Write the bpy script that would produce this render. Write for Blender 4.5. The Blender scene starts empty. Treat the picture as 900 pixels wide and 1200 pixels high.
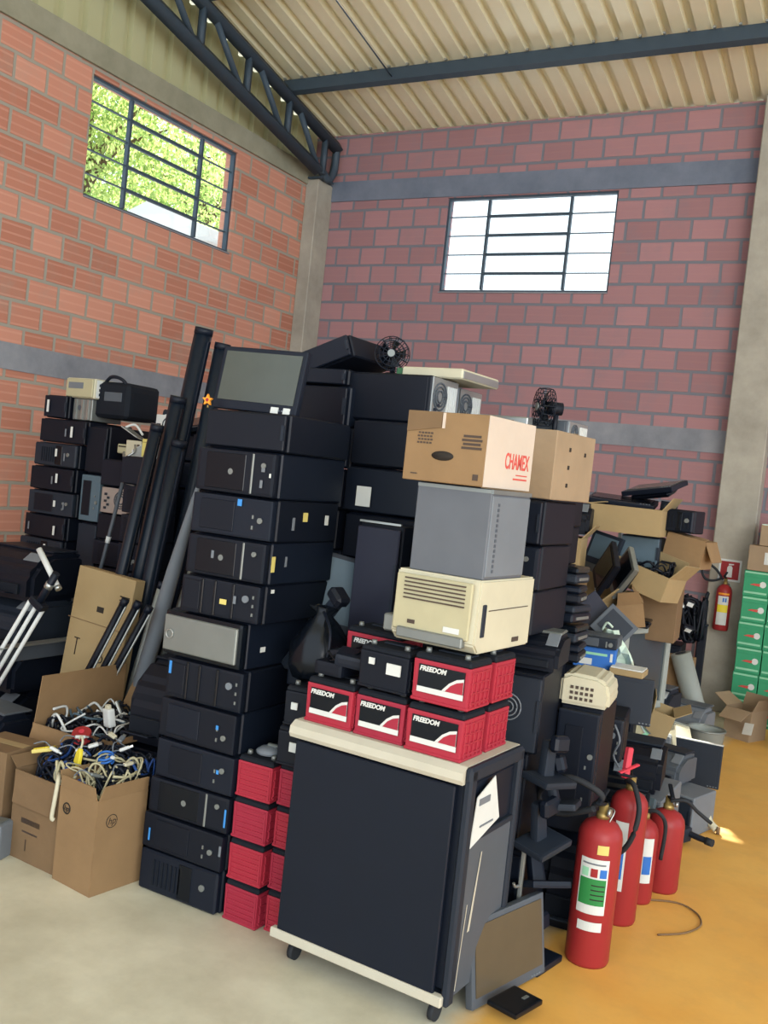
import bpy, bmesh, math, random
from mathutils import Vector, Matrix, Euler
PI = math.pi
R = math.radians
scene = bpy.context.scene
col = scene.collection
rnd = random.Random(11)

# ------------------------------------------------------------------ materials
def lin(h):
    h = h.lstrip('#')
    out = []
    for i in (0, 2, 4):
        c = int(h[i:i+2], 16) / 255
        out.append(c / 12.92 if c <= .04045 else ((c + .055) / 1.055) ** 2.4)
    return (*out, 1)

MATS = {}
def mat(name, hexa, rough=.6, metal=0, var=.12, vscale=9, bump=0, bscale=60, coat=0, trans=0):
    m = bpy.data.materials.new(name); m.use_nodes = True
    nt = m.node_tree; p = nt.nodes['Principled BSDF']
    c = lin(hexa)
    p.inputs['Roughness'].default_value = rough
    p.inputs['Metallic'].default_value = metal
    p.inputs['Specular IOR Level'].default_value = .24
    if coat: p.inputs['Coat Weight'].default_value = coat
    tc = nt.nodes.new('ShaderNodeTexCoord')
    n = nt.nodes.new('ShaderNodeTexNoise'); n.inputs['Scale'].default_value = vscale
    n.inputs['Detail'].default_value = 5
    nt.links.new(tc.outputs['Object'], n.inputs['Vector'])
    mx = nt.nodes.new('ShaderNodeMix'); mx.data_type = 'RGBA'
    mx.inputs[6].default_value = tuple(x * (1 - var) for x in c[:3]) + (1,)
    mx.inputs[7].default_value = tuple(min(1, x * (1 + var)) for x in c[:3]) + (1,)
    nt.links.new(n.outputs['Fac'], mx.inputs[0])
    nt.links.new(mx.outputs[2], p.inputs['Base Color'])
    if bump:
        n2 = nt.nodes.new('ShaderNodeTexNoise'); n2.inputs['Scale'].default_value = bscale
        nt.links.new(tc.outputs['Object'], n2.inputs['Vector'])
        b = nt.nodes.new('ShaderNodeBump'); b.inputs['Strength'].default_value = bump; b.inputs['Distance'].default_value = .01
        nt.links.new(n2.outputs['Fac'], b.inputs['Height']); nt.links.new(b.outputs['Normal'], p.inputs['Normal'])
    MATS[name] = m
    return m

for a in [
    ('black', '0a101b', .5), ('black2', '0f1622', .46), ('black_gloss', '0b1017', .25), ('black_matte', '0d131c', .75),  # blacks tinted navy, the haze put into their base colour
    ('charcoal', '1f2630', .55), ('grey', '6a7076', .55), ('grey_dark', '4b5158', .5), ('grey_teal', '4f606a', .5),
    ('grey_case', '5a5e64', .5), ('silver', '7e8380', .35, .5), ('metal', 'a9aca9', .38, .8), ('metal_dull', '7f8380', .5, .6),
    ('beige', 'bab59d', .55), ('beige2', 'a9a384', .6), ('cream', 'b5b1a0', .6), ('white', 'c8cbc8', .55), ('sticker', 'c6c9c4', .7),
    ('sticker_y', 'c9b96a', .7), ('sticker_b', '3c82c4', .5), ('red_batt', '9b2a39', .42), ('red_batt_lo', '94283a', .5), ('red', '8f2a2b', .4),
    ('pink_red', 'c23a48', .4), ('green_box', '389066', .6), ('green_light', '8cc3a0', .7), ('green_lab', '2c7a3f', .5),
    ('blue', '2f66b0', .5), ('blue_cable', '23427c', .5), ('yellow', 'd9c63a', .5), ('orange', 'e0902c', .5), ('brass', '9a8450', .4, .6),
    ('rubber', '25282c', .7), ('ink', '4a3f38', .8), ('ink_dark', '2b2622', .8), ('red_print', 'c05048', .7), ('screen', '4a4f4a', .16),
    ('screen_brown', '544a3a', .2), ('crt_glass', '394146', .15), ('crt_shell', '8b918c', .55), ('board', '3f6a4a', .5),
    ('steel_paint', '3d4a55', .5), ('tree_trunk', '5a4a38', .9),
    ('purple_black', '282a38', .5), ('tube_black', '0f1924', .38), ('plastic_bag', 'b9cbbb', .25)]:
    mat(*a)
for a in [('card', '856b4c', .85, 0, .18, 6), ('card_dark', '725c43', .85, 0, .2, 6), ('card_light', '97835f', .85, 0, .15, 6),
          ('card_grey', '937f66', .85, 0, .2, 6), ('card_white', 'bfb1a2', .8, 0, .1, 8), ('card_in', '8a6c48', .9, 0, .2, 6)]:
    mat(*a, bump=.15, bscale=25)
M = MATS

def wall_mat(name, axis, brick1, brick2, mortar, groove=0.):
    m = bpy.data.materials.new(name); m.use_nodes = True
    nt = m.node_tree; L = nt.links; p = nt.nodes['Principled BSDF']; p.inputs['Roughness'].default_value = .85
    tc = nt.nodes.new('ShaderNodeTexCoord'); sp = nt.nodes.new('ShaderNodeSeparateXYZ'); cb = nt.nodes.new('ShaderNodeCombineXYZ')
    L.new(tc.outputs['Object'], sp.inputs[0])
    L.new(sp.outputs[axis], cb.inputs[0]); L.new(sp.outputs['Z'], cb.inputs[1])
    nz = nt.nodes.new('ShaderNodeTexNoise'); nz.inputs['Scale'].default_value = 3.5; nz.inputs['Detail'].default_value = 6
    L.new(cb.outputs[0], nz.inputs['Vector'])
    # slightly wobbly courses
    off = nt.nodes.new('ShaderNodeVectorMath'); off.operation = 'MULTIPLY_ADD'
    L.new(nz.outputs['Color'], off.inputs[0]); off.inputs[1].default_value = (.02, .016, 0); L.new(cb.outputs[0], off.inputs[2])
    br = nt.nodes.new('ShaderNodeTexBrick'); L.new(off.outputs[0], br.inputs['Vector'])
    br.inputs['Scale'].default_value = 1; br.inputs['Brick Width'].default_value = .305; br.inputs['Row Height'].default_value = .2
    br.inputs['Mortar Size'].default_value = .015; br.inputs['Mortar Smooth'].default_value = .25
    br.inputs['Color1'].default_value = lin(brick1); br.inputs['Color2'].default_value = lin(brick2); br.inputs['Mortar'].default_value = lin(mortar)
    # smears of mortar and weathering
    n2 = nt.nodes.new('ShaderNodeTexNoise'); n2.inputs['Scale'].default_value = 2.3; n2.inputs['Detail'].default_value = 8; n2.inputs['Roughness'].default_value = .7
    L.new(cb.outputs[0], n2.inputs['Vector'])
    rp = nt.nodes.new('ShaderNodeValToRGB'); rp.color_ramp.elements[0].position = .52; rp.color_ramp.elements[1].position = .78
    L.new(n2.outputs['Fac'], rp.inputs[0])
    sc = nt.nodes.new('ShaderNodeMath'); sc.operation = 'MULTIPLY'; sc.inputs[1].default_value = .45; L.new(rp.outputs[0], sc.inputs[0])
    mx = nt.nodes.new('ShaderNodeMix'); mx.data_type = 'RGBA'; L.new(sc.outputs[0], mx.inputs[0]); L.new(br.outputs['Color'], mx.inputs[6]); mx.inputs[7].default_value = lin(mortar)
    last = mx.outputs[2]
    # ribbed clay faces: fine horizontal grooves, their glints painted as paler lines
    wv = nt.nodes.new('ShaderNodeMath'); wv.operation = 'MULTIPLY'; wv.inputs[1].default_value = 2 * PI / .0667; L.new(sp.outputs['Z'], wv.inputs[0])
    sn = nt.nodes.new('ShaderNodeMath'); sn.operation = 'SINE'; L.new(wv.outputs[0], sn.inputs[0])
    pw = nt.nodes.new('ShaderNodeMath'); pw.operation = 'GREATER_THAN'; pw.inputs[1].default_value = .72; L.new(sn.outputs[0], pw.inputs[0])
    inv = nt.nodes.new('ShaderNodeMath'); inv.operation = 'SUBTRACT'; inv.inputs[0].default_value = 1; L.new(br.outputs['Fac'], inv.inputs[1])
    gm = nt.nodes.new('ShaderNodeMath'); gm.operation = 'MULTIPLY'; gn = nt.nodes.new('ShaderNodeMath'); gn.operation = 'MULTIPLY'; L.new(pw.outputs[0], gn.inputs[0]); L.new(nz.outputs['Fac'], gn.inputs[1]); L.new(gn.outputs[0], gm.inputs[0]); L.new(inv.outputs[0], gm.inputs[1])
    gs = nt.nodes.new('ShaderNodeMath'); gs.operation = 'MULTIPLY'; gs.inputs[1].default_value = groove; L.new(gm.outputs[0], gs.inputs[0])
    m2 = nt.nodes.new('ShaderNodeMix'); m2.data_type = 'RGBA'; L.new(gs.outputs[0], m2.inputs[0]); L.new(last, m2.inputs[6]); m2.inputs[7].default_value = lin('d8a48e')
    L.new(m2.outputs[2], p.inputs['Base Color'])
    hsum = nt.nodes.new('ShaderNodeMath'); hsum.operation = 'MULTIPLY_ADD'; L.new(gm.outputs[0], hsum.inputs[0]); hsum.inputs[1].default_value = .25; L.new(inv.outputs[0], hsum.inputs[2])
    b = nt.nodes.new('ShaderNodeBump'); b.inputs['Strength'].default_value = .5; b.inputs['Distance'].default_value = .012
    L.new(hsum.outputs[0], b.inputs['Height']); L.new(b.outputs['Normal'], p.inputs['Normal'])
    MATS[name] = m
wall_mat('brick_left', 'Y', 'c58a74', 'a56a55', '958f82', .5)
wall_mat('brick_back', 'X', 'a2787a', '906a6c', '6f7078', .06)  # duller purplish brick: backlight and blue window glow put into the colour

def concrete(name, c1, c2, scale=3):
    m = bpy.data.materials.new(name); m.use_nodes = True
    nt = m.node_tree; L = nt.links; p = nt.nodes['Principled BSDF']; p.inputs['Roughness'].default_value = .8
    tc = nt.nodes.new('ShaderNodeTexCoord')
    n = nt.nodes.new('ShaderNodeTexNoise'); n.inputs['Scale'].default_value = scale; n.inputs['Detail'].default_value = 9; n.inputs['Roughness'].default_value = .65
    L.new(tc.outputs['Object'], n.inputs['Vector'])
    rp = nt.nodes.new('ShaderNodeValToRGB'); rp.color_ramp.elements[0].position = .3; rp.color_ramp.elements[1].position = .72
    rp.color_ramp.elements[0].color = lin(c1); rp.color_ramp.elements[1].color = lin(c2)
    L.new(n.outputs['Fac'], rp.inputs[0]); L.new(rp.outputs[0], p.inputs['Base Color'])
    b = nt.nodes.new('ShaderNodeBump'); b.inputs['Strength'].default_value = .2; b.inputs['Distance'].default_value = .01
    L.new(n.outputs['Fac'], b.inputs['Height']); L.new(b.outputs['Normal'], p.inputs['Normal'])
    MATS[name] = m
concrete('conc_col', '8b867a', 'aaa597'); concrete('conc_band', '7d7c68', '979480'); concrete('conc_strip', '70737a', '8d8f94')
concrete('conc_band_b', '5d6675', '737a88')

def floor_mat():
    m = bpy.data.materials.new('painted_floor'); m.use_nodes = True
    nt = m.node_tree; L = nt.links; p = nt.nodes['Principled BSDF']; p.inputs['Roughness'].default_value = .5
    tc = nt.nodes.new('ShaderNodeTexCoord'); sp = nt.nodes.new('ShaderNodeSeparateXYZ'); L.new(tc.outputs['Object'], sp.inputs[0])
    def noise(s, d=8, r=.6):
        n = nt.nodes.new('ShaderNodeTexNoise'); n.inputs['Scale'].default_value = s; n.inputs['Detail'].default_value = d; n.inputs['Roughness'].default_value = r
        L.new(tc.outputs['Object'], n.inputs['Vector']); return n
    def ramp(src, a, b, c1, c2):
        r = nt.nodes.new('ShaderNodeValToRGB'); r.color_ramp.elements[0].position = a; r.color_ramp.elements[1].position = b
        r.color_ramp.elements[0].color = c1; r.color_ramp.elements[1].color = c2; L.new(src, r.inputs[0]); return r
    n1 = noise(2.4)
    grey = ramp(n1.outputs['Fac'], .32, .7, lin('b4af98'), lin('d3cfb8'))
    n2 = noise(1.3)
    yel = ramp(n2.outputs['Fac'], .3, .72, lin('d39a45'), lin('e3b35c'))
    # edge of the yellow paint, slightly ragged
    e = nt.nodes.new('ShaderNodeMath'); e.operation = 'MULTIPLY_ADD'; L.new(noise(9, 4).outputs['Fac'], e.inputs[0]); e.inputs[1].default_value = .09; L.new(sp.outputs['X'], e.inputs[2])
    st = nt.nodes.new('ShaderNodeMapRange'); st.inputs['From Min'].default_value = -1.16; st.inputs['From Max'].default_value = -1.04; L.new(e.outputs[0], st.inputs[0])
    mx = nt.nodes.new('ShaderNodeMix'); mx.data_type = 'RGBA'; L.new(st.outputs[0], mx.inputs[0]); L.new(grey.outputs[0], mx.inputs[6]); L.new(yel.outputs[0], mx.inputs[7])
    d = ramp(noise(6, 10, .7).outputs['Fac'], .45, .75, (0, 0, 0, 1), (1, 1, 1, 1))
    ds = nt.nodes.new('ShaderNodeMath'); ds.operation = 'MULTIPLY'; ds.inputs[1].default_value = .16; L.new(d.outputs[0], ds.inputs[0])
    m3 = nt.nodes.new('ShaderNodeMix'); m3.data_type = 'RGBA'; L.new(ds.outputs[0], m3.inputs[0]); L.new(mx.outputs[2], m3.inputs[6]); m3.inputs[7].default_value = lin('75694e')
    L.new(m3.outputs[2], p.inputs['Base Color'])
    MATS['floor'] = m
floor_mat()

def sheet_mat(name, c):
    mat(name, c, .38, .22 if 'roof' in name else .05, .1, 1.5)
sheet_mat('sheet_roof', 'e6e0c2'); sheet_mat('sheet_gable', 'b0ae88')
def glass_mat():
    m = bpy.data.materials.new('window_glass'); m.use_nodes = True
    nt = m.node_tree; nt.nodes.remove(nt.nodes['Principled BSDF'])
    t = nt.nodes.new('ShaderNodeBsdfTransparent'); t.inputs[0].default_value = (.95, .97, .96, 1)
    g = nt.nodes.new('ShaderNodeBsdfGlossy'); g.inputs['Roughness'].default_value = .05
    mx = nt.nodes.new('ShaderNodeMixShader'); mx.inputs[0].default_value = .05
    nt.links.new(t.outputs[0], mx.inputs[1]); nt.links.new(g.outputs[0], mx.inputs[2]); nt.links.new(mx.outputs[0], nt.nodes['Material Output'].inputs[0])
    MATS['glass'] = m
glass_mat()
def leaf_mat():
    m = bpy.data.materials.new('leaves'); m.use_nodes = True
    nt = m.node_tree; L = nt.links; nt.nodes.remove(nt.nodes['Principled BSDF'])
    g = nt.nodes.new('ShaderNodeNewGeometry')
    r = nt.nodes.new('ShaderNodeValToRGB'); r.color_ramp.elements[0].color = lin('7d9c54'); r.color_ramp.elements[1].color = lin('ccd68c')
    L.new(g.outputs['Random Per Island'], r.inputs[0])
    d = nt.nodes.new('ShaderNodeBsdfDiffuse'); t = nt.nodes.new('ShaderNodeBsdfTranslucent')
    L.new(r.outputs[0], d.inputs[0]); L.new(r.outputs[0], t.inputs[0])
    mx = nt.nodes.new('ShaderNodeMixShader'); mx.inputs[0].default_value = .55
    L.new(d.outputs[0], mx.inputs[1]); L.new(t.outputs[0], mx.inputs[2]); L.new(mx.outputs[0], nt.nodes['Material Output'].inputs[0])
    MATS['leaves'] = m
leaf_mat()

# ------------------------------------------------------------------ mesh building
class MB:
    def __init__(s): s.bm = bmesh.new()
    def box(s, c, d, bev=0, rot=None, taper=None, seg=1):
        """c centre, d full dims; taper (tx,ty) scales the top face"""
        hx, hy, hz = d[0]/2, d[1]/2, d[2]/2
        tx, ty = taper or (1, 1)
        vs = []
        mt = Euler(rot).to_matrix() if rot else None
        for z in (-1, 1):
            k = (tx, ty) if z > 0 else (1, 1)
            for x, y in ((-1, -1), (1, -1), (1, 1), (-1, 1)):
                v = Vector((x*hx*k[0], y*hy*k[1], z*hz))
                if mt: v = mt @ v
                vs.append(s.bm.verts.new(v + Vector(c)))
        fs = [s.bm.faces.new([vs[i] for i in q]) for q in ((3, 2, 1, 0), (4, 5, 6, 7), (0, 1, 5, 4), (1, 2, 6, 5), (2, 3, 7, 6), (3, 0, 4, 7))]
        if bev:
            es = {e for f in fs for e in f.edges}
            bmesh.ops.bevel(s.bm, geom=list(es), offset=bev, segments=seg, affect='EDGES', profile=.7)
        return s
    def lathe(s, prof, c=(0, 0, 0), n=20, axis='Z', rot=None):
        """prof: list of (radius, height)"""
        mt = Euler(rot).to_matrix() if rot else {'Z': Matrix.Identity(3), 'Y': Euler((-PI/2, 0, 0)).to_matrix(), 'X': Euler((0, PI/2, 0)).to_matrix()}[axis]
        rings = []
        for r, h in prof:
            rings.append([s.bm.verts.new(mt @ Vector((max(r, 1e-4)*math.cos(2*PI*i/n), max(r, 1e-4)*math.sin(2*PI*i/n), h)) + Vector(c)) for i in range(n)])
        for a, b in zip(rings, rings[1:]):
            for i in range(n):
                f = s.bm.faces.new((a[i], a[(i+1) % n], b[(i+1) % n], b[i])); f.smooth = True
        s.bm.faces.new(rings[0][::-1]); s.bm.faces.new(rings[-1])
        return s
    def cyl(s, c, r, h, axis='Z', n=16, rot=None):
        return s.lathe([(r, -h/2), (r, h/2)], c, n, axis, rot)
    def tube(s, pts, r, n=6, smooth=True):
        pts = [Vector(p) for p in pts]
        if smooth and len(pts) > 2: pts = catmull(pts)
        rings = []
        up = Vector((.13, .21, .97))
        for i, p in enumerate(pts):
            t = (pts[min(i+1, len(pts)-1)] - pts[max(i-1, 0)])
            if t.length < 1e-6: t = Vector((0, 0, 1))
            t.normalize()
            a = t.cross(up)
            if a.length < .05: a = t.cross(Vector((1, 0, 0)))
            a.normalize(); b = t.cross(a)
            rr = r(i/(len(pts)-1)) if callable(r) else r
            rings.append([s.bm.verts.new(p + rr*(math.cos(2*PI*k/n)*a + math.sin(2*PI*k/n)*b)) for k in range(n)])
        for A, B in zip(rings, rings[1:]):
            for k in range(n):
                f = s.bm.faces.new((A[k], A[(k+1) % n], B[(k+1) % n], B[k])); f.smooth = True
        s.bm.faces.new(rings[0][::-1]); s.bm.faces.new(rings[-1])
        return s
    def prism(s, outline, y0, y1, plane='XZ'):
        """outline of 2-D points extruded along the third axis"""
        def P(u, v, w): return {'XZ': (u, w, v), 'YZ': (w, u, v), 'XY': (u, v, w)}[plane]
        a = [s.bm.verts.new(P(u, v, y0)) for u, v in outline]; b = [s.bm.verts.new(P(u, v, y1)) for u, v in outline]
        n = len(a)
        s.bm.faces.new(a); s.bm.faces.new(b[::-1])
        for i in range(n): s.bm.faces.new((a[i], b[i], b[(i+1) % n], a[(i+1) % n]))
        return s
    def slab(s, quad, t):
        """thick quad: four corner points, thickness t along the normal"""
        q = [Vector(p) for p in quad]; nrm = (q[1]-q[0]).cross(q[3]-q[0]).normalized() * t
        a = [s.bm.verts.new(p) for p in q]; b = [s.bm.verts.new(p + nrm) for p in q]
        s.bm.faces.new(a[::-1]); s.bm.faces.new(b)
        for i in range(4): s.bm.faces.new((a[i], a[(i+1) % 4], b[(i+1) % 4], b[i]))
        return s
    def ring(s, c, R_, r, axis='Y', n=20, m=6):
        pts = []
        for i in range(n+1):
            a = 2*PI*i/n; u, v = R_*math.cos(a), R_*math.sin(a)
            pts.append(Vector(c) + Vector({'Y': (u, 0, v), 'X': (0, u, v), 'Z': (u, v, 0)}[axis]))
        return s.tube(pts, r, m, smooth=False)
    def build(s, name, m, parent=None, label=None):
        bmesh.ops.recalc_face_normals(s.bm, faces=s.bm.faces[:])
        me = bpy.data.meshes.new(name); s.bm.to_mesh(me); s.bm.free()
        me.materials.append(M[m] if isinstance(m, str) else m)
        o = bpy.data.objects.new(name, me); col.objects.link(o)
        if parent: o.parent = parent
        if label: o['label'] = label
        return o

def catmull(p, k=5):
    out = []
    for i in range(len(p)-1):
        a, b, c, d = p[max(i-1, 0)], p[i], p[i+1], p[min(i+2, len(p)-1)]
        for j in range(k):
            t = j/k
            out.append(.5*((2*b) + (c-a)*t + (2*a-5*b+4*c-d)*t*t + (3*b-a-3*c+d)*t**3))
    out.append(p[-1]); return out

def box(name, c, d, m, parent, bev=0, rot=None, label=None, **k):
    return MB().box(c, d, bev, rot, **k).build(name, m, parent, label)

def short(l):
    for a, b in ((' from the top of the ', ' from top of '), (' from the floor in the ', ' from floor in '), (' the ', ' '), (' a ', ' ')):
        if len(l.split()) <= 16: break
        l = l.replace(a, b)
    return l
def thing(name, label, cat, loc=(0, 0, 0), rot=0, group=None):
    label = short(label)
    o = bpy.data.objects.new(name, None); col.objects.link(o); o.empty_display_size = .1
    o.location = loc; o.rotation_euler = rot if isinstance(rot, (tuple, list)) else (0, 0, rot)
    o['label'] = label; o['category'] = cat
    if group: o['group'] = group
    return o
def tag(o, label, cat, group=None, kind=None):
    o['label'] = short(label); o['category'] = cat
    if group: o['group'] = group
    if kind: o['kind'] = kind
    return o
def struct(o):
    o['kind'] = 'structure'; return o

TXT = {}
def text(name, s, size, m, parent, loc, rot=(PI/2, 0, 0), sx=1, shear=0, bold=0, ext=.0006):
    cu = bpy.data.curves.new(name, 'FONT'); cu.body = s; cu.size = size; cu.align_x = 'CENTER'; cu.align_y = 'CENTER'
    cu.extrude = ext; cu.offset = bold; cu.shear = shear
    o = bpy.data.objects.new(name, cu); col.objects.link(o)
    dg = bpy.context.evaluated_depsgraph_get()
    me = bpy.data.meshes.new_from_object(o.evaluated_get(dg)); bpy.data.objects.remove(o)
    me.materials.clear(); me.materials.append(M[m])
    for v in me.vertices: v.co.x *= sx
    o = bpy.data.objects.new(name, me); col.objects.link(o); o.location = loc; o.rotation_euler = rot; o.parent = parent
    return o
ORD = ['', 'first', 'second', 'third', 'fourth', 'fifth', 'sixth', 'seventh', 'eighth', 'ninth', 'tenth', 'eleventh', 'twelfth', 'thirteenth']
FACES = {'f': (0, -1), 'r': (1, 0), 'l': (-1, 0)}

# ------------------------------------------------------------------ builders of kinds
def stickers(t, w, d, h, lst):
    for f, u, v, su, sv, m in lst:
        if f == 'f': box('sticker', (u*w/2, -d/2-.0215, h*v), (su, .002, sv), m, t)
        elif f == 'r': box('sticker', (w/2+.0015, u*d/2, h*v), (.002, su, sv), m, t)
        elif f == 't': box('sticker', (u*w/2, v*d/2, h+.001), (su, sv, .002), m, t)
def io_face(t, w, h, y, x0=0, sgn=-1, m='metal'):
    """rear of a computer on the plane y (facing sgn*y): panel, power supply fan, ports, card slots"""
    p = box('rear_panel', (x0, y, h/2), (w*.97, .012, h*.95), m, t)
    f = MB()
    for r in (.15, .24, .32): f.ring((x0-w*.1, y+sgn*.008, h*.55), h*r, .004)
    f.build('fan_grille', 'grey_dark', p)
    q = MB()
    for k in range(4): q.box((x0+w*.28+k*.018, y+sgn*.009, h*.45), (.012, .006, h*.6))
    q.build('card_slots', 'black_matte', p)
    q = MB()
    for k in range(5): q.box((x0-w*.40+(k % 2)*.022, y+sgn*.009, h*(.2+.13*k)), (.016, .008, h*.09))
    q.build('ports', 'charcoal', p)
def pc(label, loc, w=.40, d=.44, h=.165, rz=0, style='plain', mcase='black', mfront='black2', seed=0, stk=(), group='desktop computers', name='desktop_computer', rot=None):
    """a desktop computer lying flat: base centre at loc, front on local -y"""
    r = random.Random(seed*7+3)
    t = thing(name, label, 'computer', loc, rot if rot else rz, group)
    MB().box((0, .008, h/2), (w, d-.024, h), .006).build('case', mcase, t)
    y = -d/2
    if style == 'plain':
        MB().box((0, y, h/2), (w*.985, .034, h*.95), .009, seg=2).build('front_bezel', mfront, t)
        box('drive_bay', (w*(-.18+.1*r.random()), y-.018, h*.5), (w*.42, .006, h*.72), mcase, t, .002)
        MB().cyl((w*.36, y-.02, h*(.35+.3*r.random())), .011, .01, 'Y', 12).build('power_button', 'metal_dull', t)
        q = MB()
        for k in range(2): q.box((w*.27, y-.0185, h*(.3+.25*k)), (.007, .005, .014))
        q.build('jacks', 'metal_dull', t)
    elif style == 'ridged':
        MB().box((0, y, h/2), (w*.985, .034, h*.95), .012, seg=2).build('front_bezel', mfront, t)
        for x in (-.22, -.06, .17): box('ridge', (w*x, y-.018, h/2), (.012, .01, h*.9), 'black_gloss', t, .003)
        box('drive_door', (-w*.35, y-.018, h/2), (w*.2, .006, h*.75), mcase, t, .002)
        MB().cyl((w*.33, y-.02, h*.62), .014, .012, 'Y', 12).build('power_button', 'grey', t)
        q = MB()
        for k in range(3): q.box((w*.42, y-.0185, h*(.25+.22*k)), (.007, .005, .012))
        q.build('jacks', 'metal_dull', t)
    elif style == 'strip':
        MB().box((0, y, h/2), (w*.985, .034, h*.95), .014, seg=2).build('front_bezel', mfront, t)
        box('trim_strip', (w*.22, y-.018, h*.5), (.009, .006, h*.88), 'metal_dull', t, .002)
        box('drive_bay', (-w*.12, y-.0175, h*.5), (w*.5, .004, h*.8), 'black_gloss', t, .002)
        MB().lathe([(.012, 0), (.012, .004)], (-w*.05, y-.02, h*.5), 14, 'Y').build('badge', 'metal_dull', t)
        MB().cyl((w*.36, y-.02, h*.7), .010, .01, 'Y', 12).build('power_button', 'metal_dull', t)
    elif style == 'silver':
        MB().box((0, y+.004, h/2), (w*.99, .04, h*.97), .016, seg=2).build('front_bezel', 'black_gloss', t)
        b = MB().box((-.006, y-.016, h*.5), (w*.93, .022, h*.78), .009, seg=3).build('front_door', 'silver', t, 'brushed grey front door')
        MB().ring((-w*.39, y-.03, h*.48), .017, .003).build('badge', 'metal', b)
    elif style == 'side':
        box('side_panel', (0, y-.001, h/2), (w*.97, .016, h*.93), mfront, t, .004)
        q = MB()
        q.box((w*.47, y-.012, h*.5), (.012, .01, h*.4)); q.build('latch', 'charcoal', t)
    elif style == 'rear':
        io_face(t, w, h, y, 0, -1)
    elif style == 'grilled':
        MB().box((0, y, h/2), (w*.985, .03, h*.95), .008).build('front_bezel', mfront, t)
        q = MB()
        for k in range(7): q.box((-w*.3+k*.022, y-.016, h*.5), (.008, .006, h*.6))
        q.build('vent_slots', 'black_matte', t)
        MB().cyl((w*.32, y-.017, h*.55), .013, .01, 'Y', 12).build('power_button', 'metal_dull', t)
        box('drive_bay', (w*.1, y-.0165, h*.5), (w*.16, .005, h*.8), 'black_gloss', t, .002)
    stickers(t, w, d, h, stk)
    return t

def pc_end(label, loc, w, d, h, rz=0, mcase='black', mend='metal_dull', stk=(), group='desktop computers', name='desktop_computer'):
    """a computer whose rear looks along +x and a plain long side along -y"""
    t = thing(name, label, 'computer', loc, rz, group)
    MB().box((0, 0, h/2), (w, d, h), .006).build('case', mcase, t)
    box('side_panel', (-.004, -d/2-.002, h/2), (w*.95, .006, h*.94), mcase, t, .002)
    p = box('rear_panel', (w/2+.002, 0, h/2), (.01, d*.94, h*.95), mend, t)
    f = MB()
    for r in (.12, .2, .28): f.ring((w/2+.009, -d*.2, h*.6), h*r, .004, 'X')
    f.build('fan_grille', 'grey_dark', p)
    q = MB()
    for k in range(5): q.box((w/2+.009, d*.08+k*d*.075, h*.5), (.006, d*.04, h*.7))
    q.build('card_slots', 'white' if mend != 'metal_dull' else 'black_matte', p)
    q = MB()
    for k in range(4): q.box((w/2+.009, -d*.36+(k % 2)*.025, h*(.12+.1*k)), (.008, .018, .012))
    q.build('ports', 'charcoal', p)
    stickers(t, w, d, h, stk)
    return t

def battery(label, loc, rz=0, front='label', w=.2, d=.165, h=.165, group='red car batteries', m='red_batt'):
    t = thing('car_battery', label, 'battery', loc, rz, group)
    MB().box((0, 0, h*.42), (w*.96, d*.95, h*.84), .006, taper=(1.03, 1.03), seg=2).build('case', m, t)
    q = MB()                                            # moulded ribs: ledge and grid on the ends
    q.box((0, 0, h*.035), (w*1.0, d*1.0, h*.07), .003)
    for s in (-1, 1):
        for k in range(5): q.box((s*w*.492, -d*.38+k*d*.19, h*.42), (.008, .006, h*.7), .001)
        for k in range(4): q.box((s*w*.492, 0, h*(.14+.2*k)), (.008, d*.85, .006), .001)
    if front == 'ribs':
        for k in range(6): q.box((0, -d*.49, h*(.15+.12*k)), (w*.8, .006, .006), .001)
        for s in (-1, 1): q.box((s*w*.43, -d*.485, h*.43), (.008, .007, h*.72), .001)
    q.build('ribs', m, t)
    l = MB().box((0, 0, h*.9), (w*.99, d*.99, h*.14), .006, taper=(.96, .95)).build('lid', 'black_matte', t)
    for s in (-1, 1): MB().lathe([(.011, 0), (.009, .016)], (s*w*.34, -d*.28, h*.965), 10).build('terminal', 'metal_dull', t)
    MB().box((0, d*.18, h*.975), (w*.6, d*.3, .008), .002).build('vent_cover', 'charcoal', t)
    if front == 'label':
        y = -d*.4875 - .001
        lb = box('label_panel', (.002, y-.0012, h*.47), (w*.8, .002, h*.56), 'black_gloss', t)
        MB().box((.002, y-.003, h*.25), (w*.8, .002, h*.11)).build('label_strip', 'sticker', lb)
        sw = MB()                                        # white swoosh with red field
        pts = [(w*.04, h*.31), (w*.4, h*.31), (w*.4, h*.62), (w*.28, h*.58), (w*.16, h*.48)]
        sw.prism(pts, y-.0042, y-.0024); sw.build('label_swoosh', 'sticker', lb)
        sw = MB(); pts = [(w*.1, h*.31), (w*.4, h*.31), (w*.4, h*.56), (w*.29, h*.52), (w*.19, h*.44)]
        sw.prism(pts, y-.0056, y-.0043); sw.build('label_red', m, lb)
        text('brand_text', 'FREEDOM', h*.135, 'sticker', lb, (-w*.14, y-.0045, h*.67), bold=.0009, shear=.2)
    return t

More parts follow.
